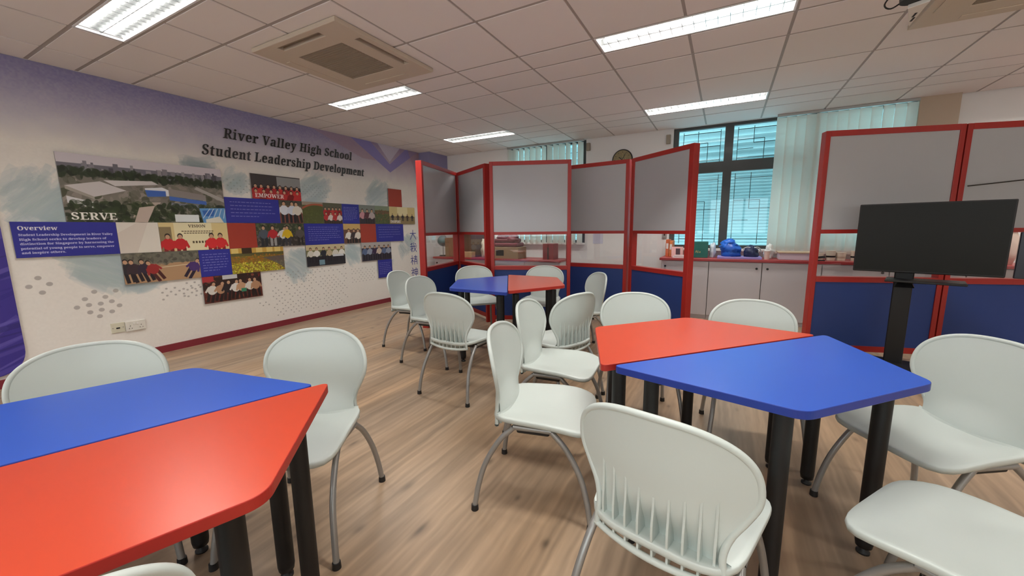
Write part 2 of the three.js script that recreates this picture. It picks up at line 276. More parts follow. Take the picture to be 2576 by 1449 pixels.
// ------------------------------------------------------------------ windows of the back wall
{
  const wz = ZB - 0.09;
  const frame = (name, label, [x0, x1, y0, y1], mull, transoms) => {
    const g = structure(new THREE.Group(), name, label, 'window');
    const bar = (n, a, b, c, d, m = M.alu, t = 0.07) => mesh(n, box(b - a, d - c, t, (a + b) / 2, (c + d) / 2, wz), m, g);
    bar('frame_stile', x0, x0 + 0.07, y0, y1); bar('frame_stile', x1 - 0.07, x1, y0, y1); bar('frame_rail', x0 + 0.07, x1 - 0.07, y0, y0 + 0.05); bar('frame_rail', x0 + 0.07, x1 - 0.07, y1 - 0.04, y1);
    for (const mx of mull) bar('mullion', mx - 0.055, mx + 0.055, y0 + 0.05, y1 - 0.04);
    const xs = [x0 + 0.07, ...mull.flatMap((m) => [m - 0.055, m + 0.055]), x1 - 0.07];
    for (let i = 0; i < xs.length; i += 2) {
      const ys = [y0 + 0.05, ...transoms.flatMap((t) => [t - 0.075, t + 0.075]), y1 - 0.04];
      for (const t of transoms) bar('transom', xs[i], xs[i + 1], t - 0.075, t + 0.075);
      for (let j = 0; j < ys.length; j += 2) mesh('pane', box(xs[i + 1] - xs[i], ys[j + 1] - ys[j], 0.004, (xs[i] + xs[i + 1]) / 2, (ys[j] + ys[j + 1]) / 2, wz), M.tintPane, g);
    }
    mesh('sill', box(x1 - x0, 0.03, 0.16, (x0 + x1) / 2, y0 - 0.012, ZB - 0.02), M.white, g);
    return g;
  };
  const win1 = frame('window_1', 'small far window with white vertical blinds', W1, [-2.83], []);
  const win2 = frame('window_2', 'tall dark-framed window with clear panes over a louvred screen', W2, [-0.03, 0.95], [2.135]);
  FW.forEach(([x0, x1, y0, y1], i) => {
    const g = structure(new THREE.Group(), `window_${i + 3}`, 'plain window behind the viewer', 'window'), fz = ZF + 0.09;
    for (const [a, b, c, d] of [[x0, x0 + 0.06, y0, y1], [x1 - 0.06, x1, y0, y1], [x0 + 0.06, x1 - 0.06, y0, y0 + 0.05], [x0 + 0.06, x1 - 0.06, y1 - 0.05, y1], [(x0 + x1) / 2 - 0.03, (x0 + x1) / 2 + 0.03, y0 + 0.05, y1 - 0.05]]) mesh('frame_bar', box(b - a, d - c, 0.06, (a + b) / 2, (c + d) / 2, fz), M.alu, g);
    for (const [a, b] of [[x0 + 0.06, (x0 + x1) / 2 - 0.03], [(x0 + x1) / 2 + 0.03, x1 - 0.06]]) mesh('pane', box(b - a, y1 - y0 - 0.1, 0.004, (a + b) / 2, (y0 + y1) / 2, fz), M.pane, g);
  });
  // security grilles just outside the glass
  const grille = (x0, x1, y0, y1, g) => {
    const gz = ZB - 0.17, b = (a, c, y, e) => mesh('grille_bar', box(Math.max(c - a, 0.008), Math.max(e - y, 0.008), 0.008, (a + c) / 2, (y + e) / 2, gz), M.alu, g);
    const w = x1 - x0, h = y1 - y0;
    b(x0 + 0.05, x0 + 0.05, y0, y1); b(x1 - 0.05, x1 - 0.05, y0, y1); b(x0 + w * 0.42, x0 + w * 0.42, y0 + h * 0.5, y1); b(x0 + w * 0.64, x0 + w * 0.64, y0, y0 + h * 0.62); b(x0 + 0.05, x1 - 0.05, y0 + h * 0.07, y0 + h * 0.07); b(x0 + 0.05, x1 - 0.05, y1 - h * 0.07, y1 - h * 0.07); b(x0 + w * 0.42, x1 - 0.05, y0 + h * 0.5, y0 + h * 0.5); b(x0 + 0.05, x0 + w * 0.64, y0 + h * 0.62, y0 + h * 0.62); b(x0 + 0.05, x0 + w * 0.42, y0 + h * 0.34, y0 + h * 0.34);
  };
  grille(-0.69, -0.09, 2.22, 2.68, win2); grille(0.03, 0.62, 2.22, 2.68, win2);
  grille(-0.69, -0.09, 1.02, 2.04, win2); grille(0.03, 0.62, 1.02, 2.04, win2);
  grille(-3.5, -2.9, 1.1, 2.68, win1); grille(-2.76, -2.2, 1.1, 2.68, win1);
  // pale louvre screen outside
  const lou = (x0, x1, w) => {
    const g = new THREE.Group(); g.name = 'louvre_screen'; w.add(g); g.position.set((x0 + x1) / 2, 0, ZB - 0.75);
    const sl = (y, h) => mesh('slat', box(x1 - x0, 0.012, h, 0, 0, 0).rotateX(-0.95).translate(0, y, 0), M.slat, g);
    for (let y = 2.2; y < 2.95; y += 0.105) sl(y, 0.12);
    for (let y = 0.8; y < 2.15; y += 0.048) sl(y, 0.054);
    for (const px of [-(x1 - x0) / 2, 0, (x1 - x0) / 2]) mesh('post', box(0.04, 2.3, 0.04, px, 1.85, -0.06), M.slat, g);
  };
  lou(-1.3, 2.3, win2); lou(-4.1, -1.75, win1);
  // vertical blinds: each hanging vane a part
  const vb = (label, x0, x1, y0, n, ang, lens) => {
    const g = thing('vertical_blind', label, 'blind', [0, 0, ZB + 0.065]);
    mesh('head_rail', box(x1 - x0, 0.03, 0.04, (x0 + x1) / 2, YC - 0.018, 0), M.aluLight, g);
    for (let i = 0; i < n; i++) {
      const x = x0 + (x1 - x0) * (i + 0.5) / n, w = (x1 - x0) / n * 1.12;
      const v = new THREE.PlaneGeometry(w, YC - 0.04 - y0, 6, 1), p = v.attributes.position; for (let k = 0; k < p.count; k++) p.setZ(k, 0.10 * (p.getX(k) ** 2) / w); v.computeVertexNormals();
      mesh('vane', v, M.blind, g).position.set(x, (YC - 0.04 + y0) / 2, 0); g.children[g.children.length - 1].rotation.y = ang * (0.75 + 0.5 * rnd());
    }
    return g;
  };
  vb('cream vertical blind drawn over the right half of the tall window', 0.52, 1.90, 0.90, 13, 0.28);
  vb('white vertical blind with open gaps across the small window', -3.58, -2.14, 1.0, 13, 1.12);
}
{ // beige pillar beside the blind
  solid('pillar', 'beige pillar between the vertical blind and the white wall', 'pillar', box(0.34, YC, 0.08, 2.07, YC / 2, ZB + 0.041), M.beige);
}
{ // wall clock
  const g = thing('wall_clock', 'round wall clock with a bronze patterned face and black rim', 'clock', [-1.515, 2.345, ZB + 0.02]);
  const [c, x] = canvas(256, 256); x.fillStyle = '#8c7d58'; x.fillRect(0, 0, 256, 256);
  const old = seedState; seedState = 31; for (let i = 0; i < 260; i++) { x.fillStyle = ['#b3a06c', '#5d5238', '#7c8a66', '#c6b685'][i % 4]; x.globalAlpha = 0.5; const a = rr(0, 6.28), r = rr(10, 118); x.fillRect(128 + Math.cos(a) * r, 128 + Math.sin(a) * r, rr(3, 10), rr(3, 10)); } seedState = old; x.globalAlpha = 1;
  x.strokeStyle = '#2c2618'; x.lineWidth = 5; for (let i = 0; i < 12; i++) { const a = i * Math.PI / 6; x.beginPath(); x.moveTo(128 + Math.cos(a) * 96, 128 + Math.sin(a) * 96); x.lineTo(128 + Math.cos(a) * 114, 128 + Math.sin(a) * 114); x.stroke(); }
  mesh('face', new THREE.CircleGeometry(0.145, 40).translate(0, 0, 0.012), new THREE.MeshStandardMaterial({ map: canvasMap(c), roughness: 0.5 }), g);
  mesh('rim', new THREE.TorusGeometry(0.15, 0.013, 10, 40), M.black, g);
  mesh('back', new THREE.CylinderGeometry(0.148, 0.148, 0.026, 40).rotateX(Math.PI / 2).translate(0, 0, -0.003), M.black, g);
  mesh('hour_hand', box(0.012, 0.075, 0.003, 0, 0.03, 0.016), M.black, g).rotation.z = 0.9; mesh('minute_hand', box(0.008, 0.11, 0.003, 0, 0.045, 0.018), M.black, g).rotation.z = -0.5;
}

// ------------------------------------------------------------------ cabinets along the back wall
function cabinetRun(x0, x1, h, n, what, zf) {
  const w = (x1 - x0) / n, d = ZB + 0.09 - zf, cz = (zf + ZB + 0.09) / 2, dz = Math.abs(d);
  for (let i = 0; i < n; i++) {
    const cx = x0 + w * (i + 0.5);
    const g = thing('base_cabinet', what[i], 'cabinet', [cx, 0, cz], 0, 'white base cabinets under the red worktop');
    mesh('carcass', box(w - 0.004, h - 0.04, dz - 0.022, 0, (h - 0.04) / 2, -0.011), M.cabinet, g);
    const door = mesh('door', rbox(w - 0.010, h - 0.10, 0.018, 0.002, 0, (h - 0.04) / 2 + 0.025, dz / 2 - 0.009), M.cabinet, g);
    mesh('lock', new THREE.CylinderGeometry(0.014, 0.014, 0.012, 14).rotateX(Math.PI / 2).translate(i % 2 ? w / 2 - 0.06 : -w / 2 + 0.06, h - 0.12, dz / 2 + 0.004), M.black, door);
  }
}
cabinetRun(-0.79, 2.93, 0.845, 6, ['white base cabinet next to the blank wall end', 'white base cabinet below the green box', 'white base cabinet below the blue bag', 'white base cabinet below the stacked pink boxes', 'white base cabinet behind the television screen', 'white base cabinet behind the far red-framed screen'], -5.99);
solid('worktop', 'long dark red worktop on the white cabinets under the tall window', 'worktop', rbox(3.76, 0.035, 0.515, 0.006, 1.07, 0.825, -6.2225), M.counter);
cabinetRun(-4.95, -2.35, 0.76, 4, ['low white cabinet under the globe', 'low white cabinet under the cardboard carton pile', 'low white cabinet under the maroon cloth pile', 'low white cabinet under the red file holders'], -5.99);
solid('worktop', 'shorter dark red worktop behind the folding screens', 'worktop', rbox(2.64, 0.035, 0.515, 0.006, -3.65, 0.7405, -6.2225), M.counter);

// things on the worktops
const TY = 0.8425, LY = 0.7585;
const paint = (r, g, b, ro = 0.6) => std(lin(r, g, b), ro);
const blob = (w, h, d, amp, seed, squash = 1) => { // lumpy soft bag or cloth
  const g = mergeVertices(new THREE.IcosahedronGeometry(1, 5).deleteAttribute('uv').deleteAttribute('normal')), p = g.attributes.position, n = makeNoise(9, 9, seed), m = makeNoise(17, 17, seed + 1);
  for (let i = 0; i < p.count; i++) {
    const a = Math.atan2(p.getZ(i), p.getX(i)) / 6.283 * 9 + 9, b = (p.getY(i) + 1) * 4;
    const s = 1 + amp * (n(a, b) - 0.5) * 2 + amp * 0.6 * (m(a * 17 / 9, b * 2) - 0.5) * 2; let y = p.getY(i) * s; if (y < -0.55) y = -0.55;
    p.setXYZ(i, p.getX(i) * s * w / 2, (y + 0.55) / 1.55 * h, p.getZ(i) * s * d / 2);
  }
  g.computeVertexNormals(); return g;
};
const put = (o, x, y, z, r = 0) => { o.position.set(x, y, z); o.rotation.y = r; return o; };
{
  const binder = (x, col, label, h) => { const g = thing('ring_binder', label, 'binder', [x, TY, -6.38]); mesh('cover', rbox(0.045, h, 0.26, 0.004, 0, h / 2, 0), col, g); mesh('spine_label', box(0.03, 0.08, 0.002, 0, h * 0.62, 0.131), M.white, g); };
  binder(-0.745, paint(0.62, 0.12, 0.03), 'orange ring binder standing next to the window frame', 0.25); binder(-0.695, paint(0.7, 0.2, 0.04), 'amber ring binder leaning on the orange one', 0.23);
  { const g = thing('picture_card', 'small pink card with a dark print on the worktop end', 'card', [-0.60, TY, -6.22], 0.2); mesh('card', box(0.16, 0.15, 0.006, 0, 0.075, 0).rotateX(-0.25), paint(0.75, 0.42, 0.40), g); mesh('print', box(0.06, 0.09, 0.002, 0.01, 0.078, 0.0045).rotateX(-0.25), paint(0.06, 0.03, 0.04), g); }
  put(solid('paper_stack', 'low stack of white and pink papers before the green box', 'papers', merge([box(0.24, 0.02, 0.12, 0, 0.01, 0), box(0.22, 0.015, 0.11, 0.01, 0.0275, 0.0).rotateY(0.05)]), paint(0.72, 0.62, 0.62)), -0.52, TY, -6.05, 0.04);
  { const g = thing('gift_box', 'dark green box with gold script lettering on the worktop', 'box', [-0.345, TY, -6.22], 0.06); mesh('carton', rbox(0.29, 0.225, 0.16, 0.004, 0, 0.1125, 0), paint(0.008, 0.13, 0.10, 0.45), g);
    const [c, x] = canvas(256, 128); x.fillStyle = 'rgb(10,98,86)'; x.fillRect(0, 0, 256, 128); x.strokeStyle = '#b9a35c'; x.lineWidth = 7; x.lineCap = 'round'; x.beginPath(); x.moveTo(70, 90); x.lineTo(92, 34); x.lineTo(108, 90); x.moveTo(80, 70); x.lineTo(112, 66); x.moveTo(126, 34); x.lineTo(120, 88); x.moveTo(146, 60); x.lineTo(142, 88); x.moveTo(158, 88); x.quadraticCurveTo(164, 52, 176, 64); x.lineTo(172, 88); x.stroke();
    mesh('gold_lettering', new THREE.PlaneGeometry(0.16, 0.08).translate(0.02, 0.085, 0.0812), new THREE.MeshStandardMaterial({ map: canvasMap(c), roughness: 0.45 }), g); }
  { const g = thing('plastic_bag', 'white crumpled plastic bag between green box and blue bag', 'bag', [-0.14, TY, -6.27]); mesh('bag', blob(0.085, 0.21, 0.12, 0.22, 41), paint(0.62, 0.68, 0.74, 0.35), g); }
  { const g = thing('carrier_bag', 'bright blue crumpled carrier bag on the worktop', 'bag', [0.085, TY + 0.029, -6.18], 0);
    mesh('bag', blob(0.26, 0.19, 0.24, 0.14, 45), paint(0.010, 0.10, 0.50, 0.4), g); mesh('bag_neck', blob(0.20, 0.12, 0.2, 0.22, 47).rotateZ(0.12).translate(-0.03, 0.105, 0), paint(0.012, 0.13, 0.62, 0.4), g); }
  { const g = thing('net_bag', 'navy and white patterned bag lying against the blue bag', 'bag', [0.325, TY + 0.029, -6.15], 0.1); mesh('bag', blob(0.175, 0.15, 0.18, 0.16, 51), paint(0.012, 0.022, 0.075, 0.6), g); for (const a of [-0.5, 0.1, 0.6]) mesh('stripe', new THREE.TorusGeometry(0.072, 0.007, 8, 20, 2.6).rotateY(a).translate(a * 0.09, 0.055, 0.03), paint(0.55, 0.6, 0.62), g); }
  put(solid('document_tray', 'lilac flat folder under the blue bag', 'folder', rbox(0.52, 0.028, 0.30, 0.004, 0, 0.014, 0), paint(0.30, 0.26, 0.60)), 0.185, TY, -6.18, 0.0);
  { const g = thing('tissue_box', 'white crumpled cloth next to the navy bag', 'cloth', [0.535, TY, -6.29]); mesh('cloth', blob(0.11, 0.20, 0.13, 0.2, 57), paint(0.75, 0.78, 0.75, 0.8), g); }
  { const g = thing('plastic_cup', 'small pale paper cup before the white cloth', 'cup', [0.50, TY, -6.10]); mesh('cup', cyl(0.036, 0.028, 0.11, 0, 0.055, 0, 18), paint(0.72, 0.56, 0.48), g); mesh('rim', new THREE.TorusGeometry(0.036, 0.003, 6, 20).rotateX(Math.PI / 2).translate(0, 0.11, 0), M.white, g); }
  { const g = thing('storage_box', 'wide lilac-white storage box with a tan lid on the worktop', 'box', [0.80, TY, -6.20]); mesh('body', rbox(0.34, 0.085, 0.24, 0.006, 0, 0.0425, 0), paint(0.58, 0.50, 0.56), g); mesh('lid', rbox(0.36, 0.018, 0.26, 0.005, 0, 0.094, 0), paint(0.55, 0.42, 0.28), g); }
  { const g = thing('stapler', 'black stapler beside the storage box', 'stapler', [1.03, TY, -6.05], -0.2); mesh('base', rbox(0.14, 0.014, 0.035, 0.004, 0, 0.007, 0), M.black, g); mesh('arm', rbox(0.14, 0.026, 0.03, 0.006).rotateZ(0.16).translate(0, 0.042, 0), M.black, g); }
  const tubs = [[1.06, 0.09], [1.18, 0.12], [1.28, 0.10], [1.42, 0.12], [1.55, 0.13]];
  tubs.forEach(([x, h], i) => { const g = thing('craft_tub', ['short cream tub next to the black stapler', 'tall cream tub with a dark band behind the screen edge', 'low cream tub between two taller tubs', 'cream tub with a dark band beside the television edge', 'tallest cream tub behind the television'][i], 'tub', [x, TY, -6.2]); mesh('tub', cyl(0.05, 0.044, h, 0, h / 2, 0), paint(0.66, 0.58, 0.46), g); mesh('band', cyl(0.0485, 0.0465, 0.022, 0, h * 0.4, 0), i % 2 ? M.black : paint(0.5, 0.4, 0.3), g); });
  { const g = thing('flower_pot', 'pale pink speckled pot seen beyond the television', 'pot', [2.62, TY, -6.2]); mesh('pot', new THREE.LatheGeometry([[0, 0], [0.09, 0], [0.12, 0.12], [0.11, 0.28], [0.09, 0.34], [0.1, 0.36], [0, 0.36]].map(([a, b]) => new THREE.Vector2(a, b)), 24), paint(0.70, 0.55, 0.47, 0.8), g); mesh('rim', new THREE.TorusGeometry(0.1, 0.008, 8, 24).rotateX(Math.PI / 2).translate(0, 0.36, 0), paint(0.35, 0.3, 0.27), g); }
  // behind the folding screens
  { const g = thing('globe', 'small desk globe seen through the far screen window', 'globe', [-4.88, LY, -6.18]); mesh('base', cyl(0.07, 0.08, 0.02, 0, 0.01, 0), M.black, g); mesh('stem', cyl(0.008, 0.008, 0.20, 0, 0.11, 0, 8), M.aluLight, g); mesh('ball', new THREE.SphereGeometry(0.105, 24, 16).translate(0, 0.30, 0), paint(0.15, 0.26, 0.26), g); mesh('meridian', new THREE.TorusGeometry(0.115, 0.005, 6, 30, Math.PI).rotateZ(-Math.PI / 2 + 0.3).translate(0, 0.30, 0), M.aluLight, g); }
  const carton = (label, x, z, w, h, d, y, ry, col, mark) => { const g = thing('cardboard_box', label, 'box', [x, y, z], ry); mesh('carton', rbox(w, h, d, 0.004, 0, h / 2, 0), col, g); mesh('tape', box(0.05, 0.003, d * 0.98, 0, h + 0.001, 0), paint(0.45, 0.34, 0.20), g); if (mark) mesh('printed_mark', box(w * 0.3, h * 0.5, 0.002, -w * 0.2, h * 0.5, d / 2 + 0.001), M.black, g); };
  carton('brown carton beside the globe', -4.62, -6.22, 0.26, 0.36, 0.3, LY, 0.1, paint(0.26, 0.17, 0.08));
  carton('dark brown carton behind the heap of white bags', -4.25, -6.32, 0.34, 0.42, 0.26, LY, -0.1, paint(0.13, 0.09, 0.05));
  carton('tan carton flap resting on the dark carton', -4.27, -6.28, 0.3, 0.07, 0.22, LY + 0.425, 0.1, paint(0.55, 0.38, 0.18));
  carton('open tan carton before the dark one', -4.22, -6.08, 0.24, 0.10, 0.14, LY, 0.1, paint(0.50, 0.36, 0.19));
  { const g = thing('plastic_bag', 'heap of white plastic bags among the cartons', 'bag', [-3.90, LY, -6.22]); mesh('bag', blob(0.19, 0.36, 0.2, 0.2, 61), paint(0.74, 0.68, 0.54, 0.4), g); }
  carton('brown carton with a black printed mark under the maroon cloth', -3.38, -6.16, 0.52, 0.20, 0.32, LY, 0.0, paint(0.30, 0.20, 0.11), true);
  { const g = thing('cloth_pile', 'heap of folded maroon cloth on the marked carton', 'cloth', [-3.40, LY + 0.206, -6.16]); mesh('folded_cloth', rbox(0.50, 0.07, 0.3, 0.03, 0, 0.035, 0), paint(0.16, 0.018, 0.035), g); mesh('folded_cloth', rbox(0.44, 0.07, 0.28, 0.03, -0.02, 0.105, 0), paint(0.13, 0.016, 0.03), g); mesh('crumpled_cloth', blob(0.34, 0.12, 0.24, 0.2, 67).translate(-0.05, 0.13, 0), paint(0.15, 0.018, 0.04), g); mesh('draped_end', blob(0.22, 0.16, 0.2, 0.2, 69).translate(0.13, 0.07, 0.04), paint(0.18, 0.03, 0.05), g); }
  { const g = thing('file_holder', 'two dark red file holders standing by the small window', 'file holder', [-2.60, LY, -6.2]); for (const s of [0, 1]) mesh('holder', box(0.09, 0.26, 0.22, -0.05 + s * 0.1, 0.13, 0), paint(0.22, 0.02, 0.028), g); mesh('divider', box(0.02, 0.20, 0.23, 0, 0.10, 0), M.black, g); }
}
solid('notice_paper', 'pale lilac paper pinned to the white wall below the clock', 'paper', box(0.17, 0.24, 0.002, -1.89, 1.13, ZB + 0.002), paint(0.58, 0.58, 0.70));
{ const g = thing('light_switch', 'grey switch box on the wall at the tall window corner', 'switch', [-0.83, 1.16, ZB]); mesh('plate', rbox(0.07, 0.10, 0.02, 0.004, 0, 0, 0.01), M.aluLight, g); mesh('toggle', box(0.02, 0.03, 0.012, 0, 0, 0.026), M.black, g); }
{ const g = thing('wall_bracket', 'small grey box high on the wall beside the clock', 'bracket', [-0.835, 2.58, ZB]); mesh('cover', rbox(0.06, 0.13, 0.05, 0.006, 0, 0, 0.025), M.acGrille, g); }
{ const g = thing('wall_bracket', 'small grey box high on the wall beside the small window', 'bracket', [-2.075, 2.60, ZB]); mesh('cover', rbox(0.06, 0.12, 0.05, 0.006, 0, 0, 0.025), M.acGrille, g); }

// ------------------------------------------------------------------ red-framed whiteboard screens
const PT = 2.125, PD = 0.08;
function partition(label, [xa, za], [xb, zb], opt = {}) {
  const L = Math.hypot(xb - xa, zb - za), T = opt.top || PT, s = opt.stile || 0.045;
  const g = thing('folding_screen', label, 'screen', [(xa + xb) / 2, 0, (za + zb) / 2], -Math.atan2(zb - za, xb - xa), 'red-framed whiteboard screens');
  for (const k of [-1, 1]) mesh('post', rbox(s, T, PD, 0.004, k * (L / 2 - s / 2), T / 2, 0), M.redFrame, g);
  const rail = (y0, y1, n, d = PD - 0.002) => mesh(n, box(L - 2 * s, y1 - y0, d, 0, (y0 + y1) / 2, 0), M.redFrame, g);
  rail(T - 0.05, T, 'top_rail'); rail(1.20, 1.237, 'middle_rail'); rail(0.742, 0.792, 'ledge_rail'); rail(0.07, 0.125, 'bottom_rail');
  const w = L - 2 * s;
  mesh('whiteboard', box(w, T - 0.05 - 1.237, PD - 0.016, 0, (T - 0.05 + 1.237) / 2, 0), M.board, g);
  mesh('window_pane', box(w, 0.408, 0.004, 0, 0.996, opt.pane || -0.02), M.pane, g);
  mesh('lower_panel', box(w, 0.617, PD - 0.02, 0, 0.4335, 0), M.bluePanel, g);
  return g;
}
partition('red-framed screen with whiteboard next to the mural wall, end post facing the tables', [-3.385, -3.86], [-3.66, -4.97]);
partition('narrow-looking red-framed screen hinged to the one by the mural wall', [-3.62, -5.03], [-2.80, -4.52]);
partition('widest-looking red-framed screen with the maroon cloth seen through its window', [-2.72, -4.455], [-1.755, -4.85]);
partition('red-framed screen set back between the wide screen and the angled end screen', [-1.97, -5.31], [-1.10, -5.21]);
partition('angled red-framed end screen beside the gap to the white cabinets', [-1.055, -5.20], [-0.305, -4.58], { stile: 0.06 });
partition('red-framed screen with its post at the gap, behind the television stand', [0.745, -4.685], [1.755, -4.985], { stile: 0.04 });
partition('red-framed screen at the far side of the television with a dark line on its board', [1.765, -4.988], [2.75, -5.28], { stile: 0.04 });
solid('dark_line', 'thin dark grey line slanting across the whiteboard beyond the television', 'thin_line', new THREE.CylinderGeometry(0.005, 0.005, 0.42, 8).rotateZ(-Math.PI / 2 + 0.10).rotateY(0.29).translate(2.02, 1.62, -4.985), M.acDark);  // thin rod that draws the dark slanting line on the board

// ------------------------------------------------------------------ television on its stand
{
  const a = V3(1.03, 0, -4.484), b = V3(1.82, 0, -4.231), L = a.distanceTo(b) + 0.02, ang = -Math.atan2(b.z - a.z, b.x - a.x);
  const g = thing('television', 'black flat television on a single black pole stand', 'television', [(a.x + b.x) / 2, 0, (a.z + b.z) / 2], ang);
  mesh('cabinet', rbox(L, 0.57, 0.05, 0.008, 0, 1.165, -0.012), M.black, g);
  mesh('screen', box(L - 0.02, 0.545, 0.004, 0, 1.168, 0.0145), M.screen, g);
  mesh('pole', rbox(0.12, 1.10, 0.06, 0.01, -0.10, 0.60, -0.10), M.blackSatin, g);
  mesh('bracket', box(0.30, 0.24, 0.03, -0.06, 1.08, -0.055), M.black, g);
  mesh('shelf', rbox(0.46, 0.018, 0.26, 0.006, 0.02, 0.815, -0.04), M.blackSatin, g);
  mesh('shelf_arm', new THREE.CylinderGeometry(0.05, 0.085, 0.05, 4).rotateY(Math.PI / 4).translate(-0.09, 0.782, -0.06), M.black, g);
  mesh('base', rbox(0.66, 0.05, 0.38, 0.02, -0.06, 0.065, -0.03), M.blackSatin, g);
  for (const [x, z] of [[-0.33, 0.11], [0.2, 0.11], [-0.33, -0.17], [0.2, -0.17]]) mesh('castor', new THREE.CylinderGeometry(0.028, 0.028, 0.03, 16).rotateZ(Math.PI / 2).translate(x, 0.028, z), M.black, g);
}
{ const g = thing('display_panel', 'dark navy display panel at the picture edge beyond the television', 'display', [2.14, 0, -4.50], -0.3); mesh('panel', rbox(0.6, 0.36, 0.04, 0.006, 0.16, 1.03, 0), paint(0.012, 0.016, 0.03, 0.3), g); mesh('pole', box(0.06, 0.96, 0.04, 0.16, 0.50, -0.041), M.black, g); mesh('base', rbox(0.5, 0.03, 0.4, 0.01, 0.16, 0.015, -0.02), M.black, g); }

// ------------------------------------------------------------------ trapezoid tables
const TT = 0.735;
const trapShape = (() => {
  const P = [[-0.62, 0], [0.62, 0], [0.318, 0.545], [-0.318, 0.545]], r = 0.045, s = new THREE.Shape();
  P.forEach((p, i) => { const q = P[(i + 3) % 4], n = P[(i + 1) % 4], u = new THREE.Vector2(q[0] - p[0], q[1] - p[1]).normalize(), v = new THREE.Vector2(n[0] - p[0], n[1] - p[1]).normalize(), k = i < 2 ? r * 0.75 : r * 0.9; if (i) s.lineTo(p[0] + u.x * k, p[1] + u.y * k); else s.moveTo(p[0] + u.x * k, p[1] + u.y * k); s.quadraticCurveTo(p[0], p[1], p[0] + v.x * k, p[1] + v.y * k); });
  s.closePath(); return s;
})();
const topGeo = new THREE.ExtrudeGeometry(trapShape, { depth: 0.024, bevelEnabled: true, bevelSize: 0.002, bevelThickness: 0.002, bevelSegments: 2, curveSegments: 8 }).rotateX(-Math.PI / 2).translate(0, TT - 0.026, 0);
const legGeo = new THREE.LatheGeometry([[0, 0.03], [0.026, 0.03], [0.029, 0.05], [0.029, TT - 0.05], [0, TT - 0.05]].map(([a, b]) => new THREE.Vector2(a, b)), 24);
const gripGeo = new THREE.LatheGeometry([[0, 0], [0.022, 0], [0.022, 0.008], [0.011, 0.014], [0.011, 0.031], [0, 0.031]].map(([a, b]) => new THREE.Vector2(a, b)), 16);
function table(label, mid, u, n, red) {
  // local +x runs along u; the board reaches to local -z, turned to n
  const turn = Math.atan2(-u[1], u[0]), side = Math.cos(turn) * -n[1] - Math.sin(turn) * n[0];
  const g = thing('trapezoid_table', label, 'table', [mid[0], 0, mid[1]], turn + (side > 0 ? 0 : Math.PI), 'trapezoid classroom tables pushed together in pairs');
  const [t, e] = red ? [M.redTop, M.redEdge] : [M.blueTop, M.blueEdge];
  mesh('tabletop', topGeo, [t, e], g);
  const legs = [[-0.485, -0.07], [0.485, -0.07], [-0.26, -0.44], [0.26, -0.44]];
  for (const [x, z] of legs) { const l = mesh('leg', legGeo, M.blackSatin, g); l.position.set(x, 0, z); mesh('glide', gripGeo, M.black, l); }
  mesh('apron', merge([box(0.92, 0.05, 0.022, 0, TT - 0.052, -0.07), box(0.48, 0.05, 0.022, 0, TT - 0.052, -0.44)]), M.black, g);
}
const nrm = (a) => { const l = Math.hypot(...a); return a.map((v) => v / l); };
{ const u = nrm([0.675, -0.738]), n = [u[1], -u[0]]; table('red trapezoid table joined to the blue one nearest the television', [0.015, -1.945], u, n, true); table('blue trapezoid table nearest the television', [0.056, -1.965], u, [-n[0], -n[1]], false); }
{ const u = nrm([0.326, -0.946]), n = [-u[1], u[0]]; table('large foreground red trapezoid table nearest the mural wall socket', [-1.437, -0.288], u, n, true); table('foreground blue trapezoid table between the red one and the mural wall', [-1.462, -0.25], u, [-n[0], -n[1]], false); }
{ const u = nrm([-0.48, -0.877]), n = [-u[1], u[0]], c = [-1.93, -3.48]; table('far red trapezoid table before the whiteboard screens', [c[0] + 0.06 * u[0] + 0.005, c[1] + 0.06 * u[1]], u, n, true); table('far blue trapezoid table before the whiteboard screens', [c[0] - 0.03 * u[0] - 0.006, c[1] - 0.03 * u[1]], u, [-n[0], -n[1]], false); }

// ------------------------------------------------------------------ plastic shell chairs
const ss = (a, b, t) => { t = Math.max(0, Math.min(1, (t - a) / (b - a))); return t * t * (3 - 2 * t); };
const BACK_TOP = 0.815, BACK_MID = 0.66, BACK_W = 0.232;
const halfW = (y) => y >= BACK_MID ? BACK_W * Math.pow(Math.max(0, 1 - Math.pow((y - BACK_MID) / (BACK_TOP - BACK_MID), 2.5)), 1 / 2.5) : 0.162 + (BACK_W - 0.162) * ss(0.47, BACK_MID, y) + 0.010 * (1 - ss(0.38, 0.54, y));
const outerZ = (y) => 0.012 * Math.exp(-(((y - 0.545) / 0.08) ** 2)) - 0.190 - 0.006 * ss(0.40, 0.52, y) - 0.040 * Math.pow(Math.max(0, (y - 0.52) / 0.3), 1.5);          // profile of the shell edge
const curl = (x, y) => 0.95 * x * x * (0.7 + 0.3 * ss(0.45, 0.65, y));                                                  // sides wrap forwards
const backZ = (x, y) => outerZ(y) + curl(x, y) + 0.055 * (1 - ss(0.43, 0.56, y)) * (1 - (x / 0.19) ** 2);           // scoops forwards at the seat
